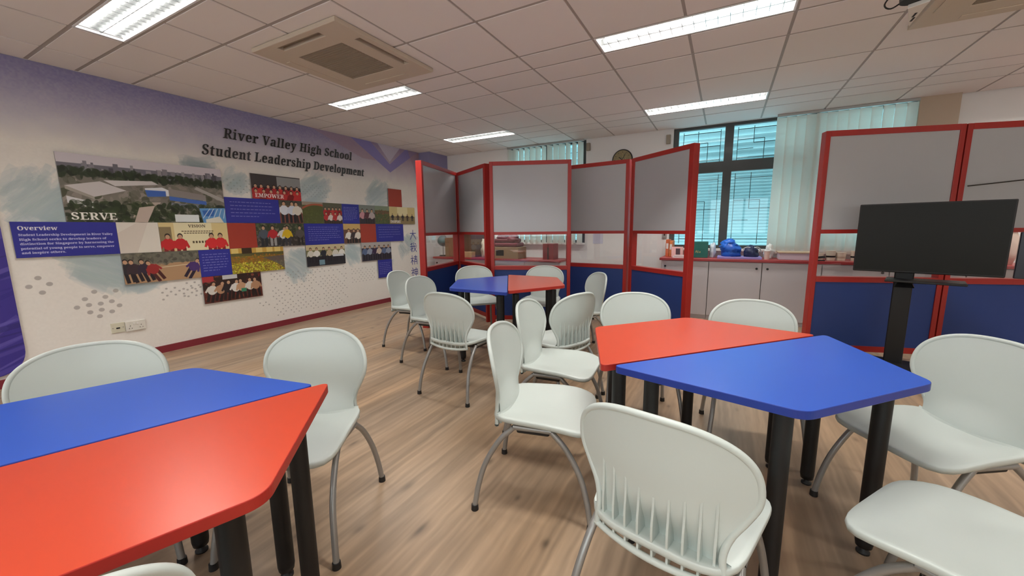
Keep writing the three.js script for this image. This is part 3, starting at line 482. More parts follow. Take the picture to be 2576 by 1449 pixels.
const backGeo = (() => {
  const rows = 30, cols = 22, front = [], idx = [];
  const ys = []; for (let j = 0; j <= 12; j++) ys.push(0.43 + (BACK_MID - 0.43) * j / 12); for (let j = 1; j <= rows - 12; j++) ys.push(BACK_MID + (BACK_TOP - BACK_MID) * Math.sin(Math.PI / 2 * j / (rows - 12)));
  for (const off of [0.005, -0.005]) for (const y of ys) { const w = Math.max(halfW(y), 0.004); for (let i = 0; i <= cols; i++) { const x = w * (2 * i / cols - 1); front.push(x, y, backZ(x, y) + off); } }
  const n = (rows + 1) * (cols + 1);
  for (let j = 0; j < rows; j++) for (let i = 0; i < cols; i++) { const a = j * (cols + 1) + i, b = a + 1, c = a + cols + 1, d = c + 1; idx.push(a, b, d, a, d, c, n + a, n + d, n + b, n + a, n + c, n + d); }
  const g = new THREE.BufferGeometry(); g.setAttribute('position', new THREE.Float32BufferAttribute(front, 3)); g.setIndex(idx); g.computeVertexNormals();
  g.setAttribute('uv', new THREE.Float32BufferAttribute(new Float32Array(front.length / 3 * 2), 2));
  // rolled rim following the edge
  const rim = []; const yr = [0.40, 0.43, 0.48, 0.53, 0.58, 0.63, BACK_MID]; for (const y of yr) rim.push(V3(halfW(y), y, outerZ(y) + curl(halfW(y), y)));
  for (let k = 1; k < 16; k++) { const a = Math.PI / 2 * k / 16, y = BACK_MID + (BACK_TOP - BACK_MID) * Math.sin(a); const x = halfW(y); rim.push(V3(x, y, outerZ(y) + curl(x, y))); }
  rim.push(V3(0, BACK_TOP, outerZ(BACK_TOP)));
  const all = [...rim, ...rim.slice(0, -1).reverse().map((p) => V3(-p.x, p.y, p.z))];
  return merge([g, tube(all, 0.0095, 110, 8)]);
})();
// bottom hoop of the shell behind the seat
const hoopGeo = (() => { const p = []; for (let i = 0; i <= 12; i++) { const x = 0.178 * (1 - i / 6); p.push(V3(x, 0.40 - 0.016 * (1 - (x / 0.178) ** 2), outerZ(0.4) + curl(x, 0.4) - 0.0)); } return tube(p, 0.010, 30, 8); })();
const ribGeo = (x) => {
  const s = new THREE.Shape(), top = 0.66 - 0.06 * (1 - Math.abs(x) / 0.17), N = 10; const bot = 0.40 - 0.016 * (1 - (x / 0.178) ** 2);
  for (let i = 0; i <= N; i++) { const y = top + (bot - top) * i / N; const z = outerZ(y) + curl(x, y) - 0.012 * Math.sin(Math.PI * Math.min(1, i / N * 1.1)); i ? s.lineTo(z, y) : s.moveTo(z, y); }
  for (let i = N; i >= 0; i--) { const y = top + (bot - top) * i / N; s.lineTo(Math.max(backZ(x, Math.max(y, 0.43)), outerZ(y) + curl(x, y) + 0.004) + (y < 0.43 ? 0.0 : 0), y); }
  return new THREE.ExtrudeGeometry(s, { depth: 0.006, bevelEnabled: false }).rotateY(-Math.PI / 2).translate(x + 0.003, 0, 0);
};
const ribXs = [-0.15, -0.115, -0.078, -0.04, 0, 0.04, 0.078, 0.115, 0.15], ribGeos = ribXs.map(ribGeo);
const seatGeo = (() => {
  const rings = 14, N = 56, pos = [], idx = [];
  const outline = (a) => { const c = Math.cos(a), s = Math.sin(a), p = 5.2, k = Math.pow(Math.abs(c) ** p + Math.abs(s) ** p, -1 / p); const z = 0.03 + 0.225 * k * s, x = k * c * (0.205 + 0.028 * ss(-0.2, 0.22, z)); return [x, z]; };
  const H = 0.443, top = (r, x, z) => H - 0.016 * (1 - r * r) * (1 - 0.5 * ss(0.05, 0.25, z)) - 0.016 * ss(0.14, 0.26, z) + 0.010 * ss(0.06, 0.22, Math.abs(x)) * (1 - ss(0.05, 0.2, z));
  pos.push(0, top(0, 0, 0.03), 0.03);
  for (let j = 1; j <= rings; j++) for (let i = 0; i < N; i++) { const [ox, oz] = outline(i / N * Math.PI * 2), r = j / rings, x = ox * r, z = 0.03 + (oz - 0.03) * r; pos.push(x, top(r, x, z), z); }
  for (const [k, dy] of [[1.012, -0.006], [1.016, -0.014], [1.006, -0.024], [0.96, -0.028]]) for (let i = 0; i < N; i++) { const [ox, oz] = outline(i / N * Math.PI * 2); pos.push(ox * k, top(1, ox, oz) + dy, 0.03 + (oz - 0.03) * k); }
  pos.push(0, H - 0.045, 0.03);
  const T = rings + 4, last = 1 + T * N, at = (j, i) => 1 + (j - 1) * N + (i % N);
  for (let i = 0; i < N; i++) { idx.push(0, at(1, i + 1), at(1, i)); idx.push(last, at(T, i), at(T, i + 1)); for (let j = 1; j < T; j++) idx.push(at(j, i), at(j, i + 1), at(j + 1, i + 1), at(j, i), at(j + 1, i + 1), at(j + 1, i)); }
  const g = new THREE.BufferGeometry(); g.setAttribute('position', new THREE.Float32BufferAttribute(pos, 3)); g.setIndex(idx); g.computeVertexNormals(); return g;
})();
// lower shell that joins seat and back
const cradleGeo = (() => { const pos = [], idx = [], N = 16, Mx = 6; for (let j = 0; j <= Mx; j++) for (let i = 0; i <= N; i++) { const x = 0.185 * (2 * i / N - 1), t = j / Mx; const za = backZ(x, 0.445), zb = -0.12; pos.push(x, 0.448 - 0.03 * Math.sin(t * Math.PI / 2) + 0.05 * (1 - t) * 0.2, za + (zb - za) * t); } for (let j = 0; j < Mx; j++) for (let i = 0; i < N; i++) { const a = j * (N + 1) + i; idx.push(a, a + N + 1, a + 1, a + 1, a + N + 1, a + N + 2); } const g = new THREE.BufferGeometry(); g.setAttribute('position', new THREE.Float32BufferAttribute(pos, 3)); g.setIndex(idx); g.computeVertexNormals(); g.setAttribute('uv', new THREE.Float32BufferAttribute(new Float32Array(pos.length / 3 * 2), 2)); return g; })();
const legTube = (sx, sz) => tube([V3(sx * 0.195, 0.406, sz * 0.085), V3(sx * 0.203, 0.345, sz * 0.145), V3(sx * 0.216, 0.23, sz * 0.212), V3(sx * 0.228, 0.12, sz * 0.245), V3(sx * 0.236, 0.02, sz * 0.262)], 0.0125, 30, 10);
const barTube = (sx) => tube([V3(sx * 0.195, 0.4085, -0.086), V3(sx * 0.196, 0.41, 0), V3(sx * 0.195, 0.4085, 0.086)], 0.0132, 10, 10);
const G = { legs: [], bars: [barTube(-1), barTube(1)], clamp: [-1, 1].map((s) => rbox(0.024, 0.024, 0.15, 0.010, s * 0.178, 0.388, 0)), cross: merge([box(0.35, 0.018, 0.03, 0, 0.392, 0.06), box(0.35, 0.018, 0.03, 0, 0.392, -0.06)]), foot: cyl(0.0155, 0.017, 0.026, 0, 0.013, 0, 14) };
for (const sx of [-1, 1]) for (const sz of [-1, 1]) G.legs.push([legTube(sx, sz), sx * 0.2365, sz * 0.2625]);
const chairGroup = 'pale grey plastic chairs around the tables';
function makeChair() {
  const g = new THREE.Group();
  mesh('seat', seatGeo, M.plastic, g);
  const b = mesh('backrest', merge([backGeo, cradleGeo]), M.plastic, g);
  mesh('bottom_hoop', hoopGeo, M.plastic, b);
  ribGeos.forEach((r) => mesh('rib', r, M.plastic, b));
  for (const [lg, fx, fz] of G.legs) { const l = mesh('leg', lg, M.chairLeg, g); mesh('foot_cap', G.foot, M.black, l).position.set(fx, 0, fz); }
  for (const bt of G.bars) mesh('side_rail', bt, M.chairLeg, g);
  for (const c of G.clamp) mesh('seat_bracket', c, M.black, g);
  mesh('crossbars', G.cross, M.black, g);
  return g;
}
const proto = makeChair();
let first = true;
function chair(label, x, z, fx, fz) {                                  // (fx, fz): the way it faces
  const c = first ? proto : proto.clone(); first = false;
  top(c, 'plastic_chair', label, 'chair', chairGroup); c.position.set(x, 0, z); c.rotation.set(0, Math.atan2(fx, fz), 0);
}
chair('pale grey chair by the mural wall, facing the far table, behind another chair', -3.04, -3.29, 0.985, -0.17);
chair('pale grey chair tucked at the tip of the far blue table', -2.46, -2.966, 0.995, -0.08);
chair('pale grey chair with its ribbed back turned, before the far blue table', -1.8, -2.48, 0.04, -1);
chair('pale grey chair behind the far blue table, before the hinged screens', -2.62, -3.95, 0.71, 0.7);
chair('pale grey chair behind the far red table, before the wide screen', -1.885, -4.225, 0.2, 0.98);
chair('pale grey chair at the tip of the far red table, before the set-back screen', -1.27, -3.82, -0.76, 0.65);
chair('pale grey chair with its ribbed back turned, before the far red table', -1.09, -2.74, -0.925, -0.38);
chair('pale grey chair beside the red table edge, farther of two side by side', -0.9, -2.25, 0.995, -0.09);
chair('pale grey chair beside the red and blue table, nearer of two side by side', -0.735, -1.64, 0.975, -0.22);
chair('pale grey chair behind the red table, before the angled end screen', -0.462, -2.618, 0.36, 0.933);
chair('pale grey chair behind the red table, before the white cabinets', 0.193, -2.62, 0.096, 0.995);
chair('pale grey chair facing the blue table, before the television stand', 0.80, -2.13, -0.83, 0.55);
chair('pale grey chair of which only the seat shows, at the blue table corner', 0.669, -1.391, -0.827, -0.563);
chair('large foreground pale grey chair with its ribbed back to the viewer', -0.085, -1.19, 0.2, -0.98);
chair('pale grey chair at the tip of the foreground red table, on the open floor', -1.565, -0.96, 0.47, 0.88);
chair('pale grey chair between the foreground blue table and the mural wall', -2.125, -0.467, 0.91, 0.42);
chair('pale grey chair whose rim just shows at the near edge of the red table', -0.985, -0.085, -0.946, -0.326);

// ------------------------------------------------------------------ printed boards on the mural wall
const CZ = (i) => -0.92 - 0.326 * i, RY = [2.0, 1.69, 1.385, 1.078, 0.768, 0.455];
const PX = 300;                                                         // canvas pixels per metre
const people = (x, w, h, list, base, size) => list.forEach(([px, shirt, leg, lean = 0]) => {
  const X = px * w, s = size * h, Y = base * h; x.save(); x.translate(X, Y); x.rotate(lean);
  x.fillStyle = leg; x.fillRect(-s * 0.16, -s * 0.46, s * 0.13, s * 0.46); x.fillRect(s * 0.04, -s * 0.46, s * 0.13, s * 0.46);
  x.fillStyle = shirt; x.beginPath(); x.ellipse(0, -s * 0.62, s * 0.21, s * 0.24, 0, 0, 7); x.fill(); x.lineWidth = s * 0.09; x.strokeStyle = shirt; x.beginPath(); x.moveTo(-s * 0.17, -s * 0.75); x.lineTo(-s * 0.27, -s * 0.45); x.moveTo(s * 0.17, -s * 0.75); x.lineTo(s * 0.27, -s * 0.45); x.stroke();
  x.fillStyle = '#241b17'; x.beginPath(); x.ellipse(0, -s * 0.95, s * 0.095, s * 0.115, 0, 0, 7); x.fill(); x.fillStyle = '#c39a7c'; x.beginPath(); x.ellipse(0, -s * 0.92, s * 0.078, s * 0.092, 0, 0, 7); x.fill(); x.restore();
});
const speckle = (x, w, h, cols, n, s0, s1, y0 = 0, y1 = 1) => { for (let i = 0; i < n; i++) { x.fillStyle = cols[Math.floor(rnd() * cols.length)]; x.globalAlpha = rr(0.4, 0.9); x.beginPath(); x.ellipse(rnd() * w, (y0 + (y1 - y0) * rnd()) * h, rr(s0, s1), rr(s0, s1) * 0.7, rr(0, 3), 0, 7); x.fill(); } x.globalAlpha = 1; };
const bands = (x, w, h, list) => { let y = 0; for (const [f, c] of list) { x.fillStyle = c; x.fillRect(0, y * h, w, f * h + 1); y += f; } };
const row = (n, shirts, leg, o = {}) => Array.from({ length: n }, (_, i) => [(i + 0.6) / (n + 0.2) + rr(-0.01, 0.01), shirts[i % shirts.length], leg, (o.lean || 0) * rr(-1, 1)]);
const word = (x, t, px, X, Y, col = '#f4f2ec') => { x.font = `bold ${px}px serif`; x.fillStyle = col; x.fillText(t, X, Y); };
const blurLines = (x, w, h, n, a = 'rgba(190,192,230,0.55)') => { for (let i = 0; i < n; i++) { let X = w * 0.09; const end = w * (i === n - 1 ? 0.6 : rr(0.82, 0.93)), Y = h * (0.16 + 0.7 * i / n); while (X < end) { const l = rr(6, 20); x.fillStyle = a; x.fillRect(X, Y, Math.min(l, end - X), Math.max(2.5, h * 0.028)); X += l + 4; } } };
const navy = '#2c2f92', brick = '#a23a2a';
const prints = {
  aerial(x, w, h) {
    bands(x, w, h, [[0.14, '#d2ccd4'], [0.16, '#6f6d78'], [0.70, '#7a756c']]);
    for (let i = 0; i < 60; i++) { const X = rnd() * w, H = rr(0.05, 0.2) * h; x.fillStyle = ['#6d6b76', '#85838c', '#4d4c55', '#97949a'][i % 4]; x.fillRect(X, h * 0.29 - H, rr(6, 18), H); }
    speckle(x, w, h, ['#26321f', '#2f3b25', '#1d2618'], 260, 5, 16, 0.22, 0.34); speckle(x, w, h, ['#8c857c', '#a59d94', '#454a36', '#6b685e'], 200, 6, 22, 0.34, 0.98);
    const roof = (pts, c) => { x.fillStyle = c; x.beginPath(); pts.forEach(([a, b], i) => (i ? x.lineTo(a * w, b * h) : x.moveTo(a * w, b * h))); x.closePath(); x.fill(); };
    roof([[0.02, 0.47], [0.2, 0.38], [0.34, 0.5], [0.16, 0.62]], '#cbc6c6'); roof([[0.02, 0.47], [0.16, 0.62], [0.16, 0.66], [0.02, 0.52]], '#a39c92'); roof([[0.22, 0.36], [0.5, 0.32], [0.54, 0.37], [0.28, 0.44]], '#d0cbca');
    roof([[0.02, 0.62], [0.22, 0.74], [0.16, 0.8], [0.02, 0.72]], '#d6d5d8'); roof([[0.45, 0.44], [0.56, 0.41], [0.62, 0.47], [0.6, 0.55], [0.46, 0.58]], '#e3e5ea'); roof([[0.45, 0.47], [0.58, 0.47], [0.58, 0.56], [0.46, 0.58]], '#3f66b4');
    roof([[0.6, 0.42], [0.86, 0.5], [0.86, 0.6], [0.6, 0.55]], '#8d8682'); roof([[0.6, 0.55], [0.86, 0.61], [0.86, 0.68], [0.6, 0.62]], '#4268b8'); roof([[0.8, 0.36], [1, 0.55], [1, 0.62], [0.78, 0.4]], '#aba6a2'); roof([[0.6, 0.66], [0.8, 0.68], [0.84, 0.74], [0.62, 0.73]], '#757a86');
    roof([[0.40, 0.68], [0.54, 0.66], [0.46, 1], [0.34, 1]], '#b8a89c'); speckle(x, w, h, ['#232e1a', '#2c3a20', '#1a2414', '#3c4a2c'], 340, 6, 18, 0.70, 1.0); roof([[0.40, 0.76], [0.5, 0.72], [0.44, 1], [0.36, 1]], '#c0b0a4');
    x.fillStyle = '#dfe6e6'; x.fillRect(w * 0.62, h * 0.86, w * 0.17, h * 0.13); roof([[0.8, 0.74], [1, 0.72], [1, 1], [0.82, 1]], '#5d93c8'); roof([[0.82, 0.78], [0.92, 0.76], [0.9, 0.88], [0.83, 0.88]], '#2f63b0'); roof([[0.84, 0.94], [0.95, 0.88], [0.98, 1], [0.84, 1]], '#d9d5c4'); x.strokeStyle = '#c9d4de'; x.lineWidth = 3; for (let i = 0; i < 5; i++) { x.beginPath(); x.moveTo(w * (0.82 + i * 0.04), h * 0.92); x.lineTo(w * (0.88 + i * 0.03), h * 0.74); x.stroke(); }
    word(x, 'SERVE', h * 0.155, w * 0.025, h * 0.965);
  },
  overview(x, w, h) { x.fillStyle = navy; x.fillRect(0, 0, w, h); word(x, 'Overview', h * 0.155, w * 0.05, h * 0.235); ['Student Leadership Development in River Valley', 'High School seeks to develop leaders of', 'distinction for Singapore by harnessing the', 'potential of young people to serve, empower', 'and inspire others.'].forEach((t, i) => { x.font = `bold ${h * 0.088}px serif`; x.fillStyle = '#dcdcf0'; x.fillText(t, w * 0.05, h * (0.40 + 0.125 * i), w * 0.9); }); },
  blank(x, w, h) { x.fillStyle = '#e3ddd2'; x.fillRect(0, 0, w, h); x.fillStyle = 'rgba(205,192,182,0.45)'; x.beginPath(); x.moveTo(0, h); x.lineTo(0, h * 0.35); x.lineTo(w * 0.5, 0); x.lineTo(w * 0.75, 0); x.lineTo(w * 0.4, h); x.fill(); },
  vision(x, w, h) { x.fillStyle = '#d8c48c'; x.fillRect(0, 0, w, h); x.fillStyle = '#e6dcb4'; x.fillRect(w * 0.2, 0, w * 0.55, h); x.fillStyle = '#8a7a5a'; x.fillRect(0, h * 0.15, w * 0.16, h * 0.85); word(x, 'VISION', h * 0.15, w * 0.40, h * 0.17, '#3a3020'); x.fillStyle = '#55472f'; for (const [a, b, y] of [[0.3, 0.78, 0.29], [0.33, 0.75, 0.36]]) for (let X = a; X < b; X += 0.04) x.fillRect(X * w, y * h, w * 0.03, h * 0.028); for (let i = 0; i < 5; i++) x.fillRect(w * (0.44 + i * 0.045), h * 0.66, w * 0.026, h * 0.08); people(x, w, h, [[0.1, '#c3262a', '#7d2020'], [0.27, '#c3262a', '#7d2020'], [0.73, '#cf2a2c', '#8a2020'], [0.87, '#cf2a2c', '#8a2020']], 1.28, 0.85); },
  red(x, w, h) { x.fillStyle = brick; x.fillRect(0, 0, w, h); },
  text(n) { return (x, w, h) => { x.fillStyle = navy; x.fillRect(0, 0, w, h); blurLines(x, w, h, n); }; },
  empower(x, w, h) { bands(x, w, h, [[0.5, '#3a3434'], [0.5, '#2c1a1a']]); x.fillStyle = '#8f9090'; x.fillRect(w * 0.5, h * 0.04, w * 0.5, h * 0.4); people(x, w, h, row(8, ['#a81f22', '#c02a28', '#8d1a1e'], '#2a1010'), 1.15, 0.72); people(x, w, h, row(7, ['#b4282a', '#7d1518'], '#2a1010'), 1.35, 0.72); word(x, 'EMPOWER', h * 0.22, w * 0.05, h * 0.93); },
  students(x, w, h) { bands(x, w, h, [[0.2, '#4b4a3e'], [0.3, '#6c5a48'], [0.5, '#7a4a3c']]); people(x, w, h, [[0.2, '#d9dde6', '#23242c'], [0.55, '#cdd3e0', '#1c1d24'], [0.85, '#d8d2c6', '#2c2620', -0.15]], 0.98, 0.9); },
  field(x, w, h) { bands(x, w, h, [[0.15, '#9a8e80'], [0.85, '#55592f']]); x.fillStyle = '#a3553c'; x.beginPath(); x.moveTo(0, h * 0.36); x.quadraticCurveTo(w * 0.45, h * 0.05, w, h * 0.2); x.lineTo(w, h * 0.1); x.quadraticCurveTo(w * 0.4, 0, 0, h * 0.26); x.fill(); speckle(x, w, h, ['#4a5228', '#616634'], 120, 2, 6, 0.35, 1); },
  redteam(x, w, h) { bands(x, w, h, [[0.35, '#5b5a46'], [0.65, '#4a3a30']]); people(x, w, h, row(5, ['#b52a2c', '#9a2024', '#c2413c'], '#2b2626'), 0.86, 0.62); people(x, w, h, row(4, ['#b83234', '#d9cfc8'], '#3a2a26'), 1.1, 0.62); },
  talk(x, w, h) { bands(x, w, h, [[0.4, '#7b8078'], [0.6, '#3b2a2c']]); people(x, w, h, [[0.2, '#c08890', '#2a2430'], [0.5, '#5a2a34', '#20181c'], [0.8, '#b9a9a8', '#2a2226']], 1.05, 0.8); },
  lawn(x, w, h) { bands(x, w, h, [[0.25, '#7c8a72'], [0.2, '#6a5138'], [0.55, '#4f5a35']]); speckle(x, w, h, ['#3e4a28', '#5f6a3c', '#8a5a3a'], 130, 2, 7, 0.2, 1); },
  inspire(x, w, h) { bands(x, w, h, [[0.55, '#cdbb83'], [0.45, '#8c7a56']]); x.fillStyle = '#e2d6a8'; x.fillRect(w * 0.3, 0, w * 0.4, h * 0.5); people(x, w, h, row(5, ['#2a2830', '#4a3a34'], '#1c1a20'), 0.82, 0.4); word(x, 'INSPIRE', h * 0.2, w * 0.03, h * 0.93); },
  garden(x, w, h) { bands(x, w, h, [[0.3, '#39402f'], [0.7, '#3a3430']]); speckle(x, w, h, ['#2c3a20', '#546040', '#77705c'], 160, 3, 10, 0, 0.5); speckle(x, w, h, ['#6b625a', '#3a3632', '#8a8278'], 140, 3, 9, 0.5, 1); people(x, w, h, [[0.14, '#4d5660', '#22262c'], [0.32, '#b4282e', '#9a9a98'], [0.46, '#d4d4d0', '#2c2c30', 0.3], [0.62, '#d9b51e', '#3a3a40'], [0.9, '#5a5450', '#2a2624']], 0.96, 0.82); },
  meeting(x, w, h) { bands(x, w, h, [[0.3, '#c9a86a'], [0.7, '#6a4a3a']]); people(x, w, h, [[0.3, '#e0dcd4', '#2a2428'], [0.6, '#3a3034', '#1c1a1e'], [0.85, '#d9d2c6', '#2a2224']], 1.1, 0.8); },
  tug(x, w, h) { bands(x, w, h, [[0.38, '#6d6a5e'], [0.62, '#b08d6a']]); speckle(x, w, h, ['#5b5a4e', '#7d7868', '#4a4a40'], 90, 4, 12, 0, 0.4); x.strokeStyle = '#d8c8a8'; x.lineWidth = 3; x.beginPath(); x.moveTo(0, h * 0.58); x.lineTo(w, h * 0.46); x.stroke(); people(x, w, h, [[0.08, '#2c2a30', '#201c22', -0.15], [0.18, '#3a2c34', '#241c22', -0.25], [0.32, '#33283a', '#201a22', -0.3], [0.46, '#9a2c2c', '#4a2020', -0.5], [0.80, '#4a3270', '#2a2034', 0.55]], 0.96, 0.74); },
  flowers(x, w, h) { bands(x, w, h, [[0.2, '#c9a04a'], [0.12, '#5c5a34'], [0.68, '#8a6a2c']]); x.fillStyle = '#3a2c1c'; x.fillRect(w * 0.2, 0, w * 0.18, h * 0.22); for (const a of [0.02, 0.46, 0.66, 0.82]) { x.fillStyle = '#e3c878'; x.fillRect(a * w, 0, w * 0.12, h * 0.2); } speckle(x, w, h, ['#b9791e', '#8f5a20', '#6a6a2a'], 300, 2, 6, 0.28, 0.62); speckle(x, w, h, ['#d8d23a', '#b9b92c', '#8f9a2a', '#e6e05a'], 420, 2, 6, 0.58, 1); x.fillStyle = 'rgba(90,84,96,0.75)'; x.beginPath(); x.moveTo(w * 0.55, h * 0.42); x.lineTo(w, h * 0.36); x.lineTo(w, h * 0.95); x.quadraticCurveTo(w * 0.8, h * 0.55, w * 0.55, h * 0.42); x.fill(); },
  dance(x, w, h) { bands(x, w, h, [[0.5, '#33221e'], [0.5, '#5a2a22']]); speckle(x, w, h, ['#7a2a24', '#2a1a18', '#8a4a3a'], 120, 3, 10); x.fillStyle = '#a8353a'; x.fillRect(0, 0, w * 0.18, h * 0.2); x.fillStyle = '#c9c9cc'; x.fillRect(w * 0.32, 0, w * 0.25, h * 0.16); people(x, w, h, row(7, ['#d8d4cc', '#b48a6a', '#2c2428', '#e0ded8', '#c49a78'], '#241a1a', { lean: 0.3 }), 0.96, 0.74); x.fillStyle = '#3a8a6a'; x.fillRect(w * 0.62, h * 0.58, w * 0.09, h * 0.14); },
  dinner(x, w, h) { bands(x, w, h, [[0.25, '#c9ba94'], [0.3, '#7a7a52'], [0.45, '#2c2a30']]); people(x, w, h, row(6, ['#d6d2c6', '#e4e2dc', '#2c3038', '#b9a98a'], '#23222a'), 0.82, 0.66); x.fillStyle = '#cfd3d8'; x.fillRect(w * 0.66, h * 0.5, w * 0.3, h * 0.1); x.fillStyle = '#7a9aa8'; x.fillRect(w * 0.3, h * 0.72, w * 0.14, h * 0.24); },
  workshop(x, w, h) { bands(x, w, h, [[0.3, '#b0aaa6'], [0.7, '#3a3440']]); people(x, w, h, row(6, ['#5a6a8c', '#8f98ac', '#3c2a48', '#c9b8a8'], '#221e2a'), 0.95, 0.74); },
};
const T = prints.text;
const boards = [
  ['aerial', 1, 5, 0, 2, 'large aerial photograph board of a campus lettered SERVE', 'photo board'], ['overview', 0, 2, 2, 3, 'navy text board headed Overview', 'text board'], ['blank', 2, 3, 2, 3, 'plain cream square board beside the Overview text', 'board'],
  ['vision', 3, 5, 2, 3, 'yellow board headed VISION with four people in red', 'photo board'], ['red', 5, 6, 2, 3, 'plain brick-red square board beside the VISION board', 'board'], [T(5), 5, 7, 1, 2, 'wide navy text board below the EMPOWER photograph', 'text board'],
  ['empower', 6, 8, 0, 1, 'dark photograph board of people in red lettered EMPOWER', 'photo board'], ['students', 7, 8, 1, 2, 'square photograph board of people in white shirts walking', 'photo board'], ['field', 8, 9, 1, 2, 'square photograph board of a sports field with a red track', 'photo board'],
  ['redteam', 9, 10, 1, 2, 'square photograph board of a crowd in red shirts', 'photo board'], [T(9), 10, 11, 1, 2, 'square navy text board right of the crowd in red shirts', 'text board'], ['talk', 11, 12, 1, 2, 'square photograph board of people talking, dark clothes', 'photo board'],
  ['lawn', 12, 13, 1, 2, 'square photograph board of a green lawn', 'photo board'], ['inspire', 13, 15, 1, 2, 'yellowish photograph board lettered INSPIRE', 'photo board'], ['red', 13, 14, 0, 1, 'plain brick-red square board standing alone above the INSPIRE board', 'board'],
  ['garden', 6, 8, 2, 3, 'photograph board with a person in a yellow shirt', 'photo board'], [T(7), 8, 10, 2, 3, 'wide navy text board right of the yellow shirt photograph', 'text board'], ['meeting', 10, 11, 2, 3, 'square photograph board of people before an ochre wall', 'photo board'],
  ['red', 11, 12, 2, 3, 'small brick-red square board below the photograph of people talking', 'board'], [T(5), 12, 14, 2, 3, 'wide navy text board below the INSPIRE photograph', 'text board'], ['tug', 2, 4, 3, 4, 'photograph board of a tug of war on sand', 'photo board'],
  [T(7), 4, 5, 3, 4, 'square navy text board between the tug of war and the flower bed', 'text board'], ['flowers', 5, 7, 3, 4, 'photograph board of a yellow flower bed', 'photo board'], ['dance', 4, 6, 4, 5, 'lowest photograph board of dancers in white and brown', 'photo board'],
  ['dinner', 8, 10, 3, 4, 'photograph board of people seated at tables', 'photo board'], ['workshop', 11, 13, 3, 4, 'photograph board of people in blue and purple', 'photo board'], [T(7), 12, 13, 4, 5, 'lowest small navy text board at the far end of the mural', 'text board'],
];
seedState = 777;
for (const [kind, c0, c1, r0, r1, label, cat] of boards) {
  const w = CZ(c0) - CZ(c1) - 0.002, h = RY[r0] - RY[r1] - 0.002, [c, x] = canvas(Math.round(w * PX * 1.35), Math.round(h * PX * 1.35));
  (typeof kind === 'function' ? kind : prints[kind])(x, c.width, c.height);
  const g = thing(cat.replace(' ', '_'), label, cat, [XL + 0.004, (RY[r0] + RY[r1]) / 2, (CZ(c0) + CZ(c1)) / 2], Math.PI / 2, 'printed boards on the mural wall');
  mesh('board_core', box(w, h, 0.018, 0, 0, 0.009), M.letterSide, g);
  mesh('printed_face', new THREE.PlaneGeometry(w, h).translate(0, 0, 0.0186), new THREE.MeshStandardMaterial({ map: canvasMap(c), roughness: 0.5 }), g);
}
{ // large purple banner board with a rounded corner at the near end of the wall
  const s = new THREE.Shape(), x0 = -1.6, x1 = 0, y0 = 0.10, y1 = 2.05, r = 0.22; s.moveTo(x0, y0); s.lineTo(x1 - r, y0); s.quadraticCurveTo(x1, y0, x1, y0 + r); s.lineTo(x1, y1 - r); s.quadraticCurveTo(x1, y1, x1 - r, y1); s.lineTo(x0, y1); s.closePath();
  const [c, x] = canvas(640, 780); x.fillStyle = '#3b2f8c'; x.fillRect(0, 0, 640, 780); for (let i = 0; i < 120; i++) { x.strokeStyle = ['#5a50a8', '#2c2470', '#6a60b4', '#2f2780'][i % 4]; x.globalAlpha = 0.6; x.lineWidth = rr(4, 18); const X = rr(0, 640), Y = rr(0, 780); x.beginPath(); x.moveTo(X, Y); x.lineTo(X + rr(80, 240), Y - rr(30, 90)); x.stroke(); } x.globalAlpha = 1;
  const m = canvasMap(c); m.wrapS = m.wrapT = THREE.RepeatWrapping; m.repeat.set(1 / 1.6, 1 / 2); const g = thing('banner_board', 'large purple brush-patterned board with rounded corner next to the Overview text', 'board', [XL + 0.004, 0, -0.87], Math.PI / 2);
  mesh('printed_board', new THREE.ExtrudeGeometry(s, { depth: 0.016, bevelEnabled: false, curveSegments: 10 }), [new THREE.MeshStandardMaterial({ map: m, roughness: 0.5 }), M.letterSide], g);
}
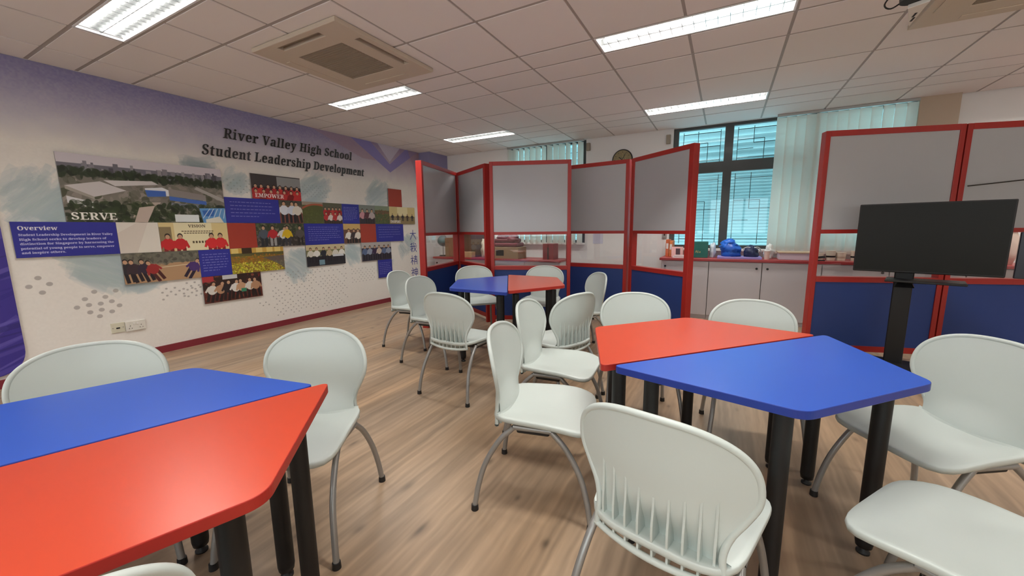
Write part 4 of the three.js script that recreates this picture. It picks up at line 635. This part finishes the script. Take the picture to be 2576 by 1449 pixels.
{ // raised lettering
  const font = await new FontLoader().loadAsync('fonts/droid/droid_serif_bold.typeface.json');
  const line = (text, z0, z1, y, size, label) => {
    const g = thing('wall_lettering', label, 'lettering', [XL + 0.004, y, z0], Math.PI / 2);
    const shear = new THREE.Matrix4().set(1, 0.22, 0, 0, 0, 1, 0, 0, 0, 0, 1, 0, 0, 0, 0, 1);
    let X = 0; const items = [];
    for (const ch of text) { const adv = font.data.glyphs[ch].ha / font.data.resolution * size; if (ch !== ' ') items.push([ch, X]); X += adv + size * 0.05; }
    const k = (z0 - z1) / X;
    for (const [ch, at] of items) { const t = new TextGeometry(ch, { font, size, depth: 0.014, curveSegments: 4, bevelEnabled: false }); t.applyMatrix4(shear); t.scale(k, 1, 1); const m = mesh('letter', t, [M.letter, M.letterSide], g); m.position.set(at * k, 0, 0.001); }
  };
  line('River Valley High School', -2.62, -4.44, 2.37, 0.115, 'raised black lettering, upper line of the wall heading');
  line('Student Leadership Development', -2.38, -4.66, 2.15, 0.115, 'raised black lettering, lower line of the wall heading');
}
{ // sockets
  const g = thing('wall_socket', 'ivory single data socket plate low on the mural wall', 'socket', [XL, 0.35, -1.47], Math.PI / 2); mesh('plate', rbox(0.10, 0.098, 0.012, 0.003, 0, 0, 0.006), M.ivory, g); mesh('port', box(0.028, 0.014, 0.002, 0, -0.004, 0.0125), M.black, g); for (const s of [-1, 1]) mesh('screw', new THREE.CylinderGeometry(0.005, 0.005, 0.002, 10).rotateX(Math.PI / 2).translate(s * 0.038, 0, 0.0125), M.aluLight, g);
  const d = thing('wall_socket', 'white double power socket low on the mural wall', 'socket', [XL, 0.345, -1.602], Math.PI / 2); mesh('plate', rbox(0.155, 0.098, 0.020, 0.003, 0, 0, 0.010), M.socketWhite, d);
  for (const s of [-1, 1]) { for (const [px, py] of [[0, 0.014], [-0.011, -0.012], [0.011, -0.012]]) mesh('pin_hole', box(0.006, 0.006, 0.002, s * 0.042 + px, py - 0.01, 0.0205), M.black, d); mesh('switch', rbox(0.013, 0.022, 0.006, 0.001, s * 0.013, 0.024, 0.022), M.white, d); }
}

scene.traverse((o) => { if (o.isMesh) { o.castShadow = true; o.receiveShadow = true; } });
renderer.render(scene, camera);
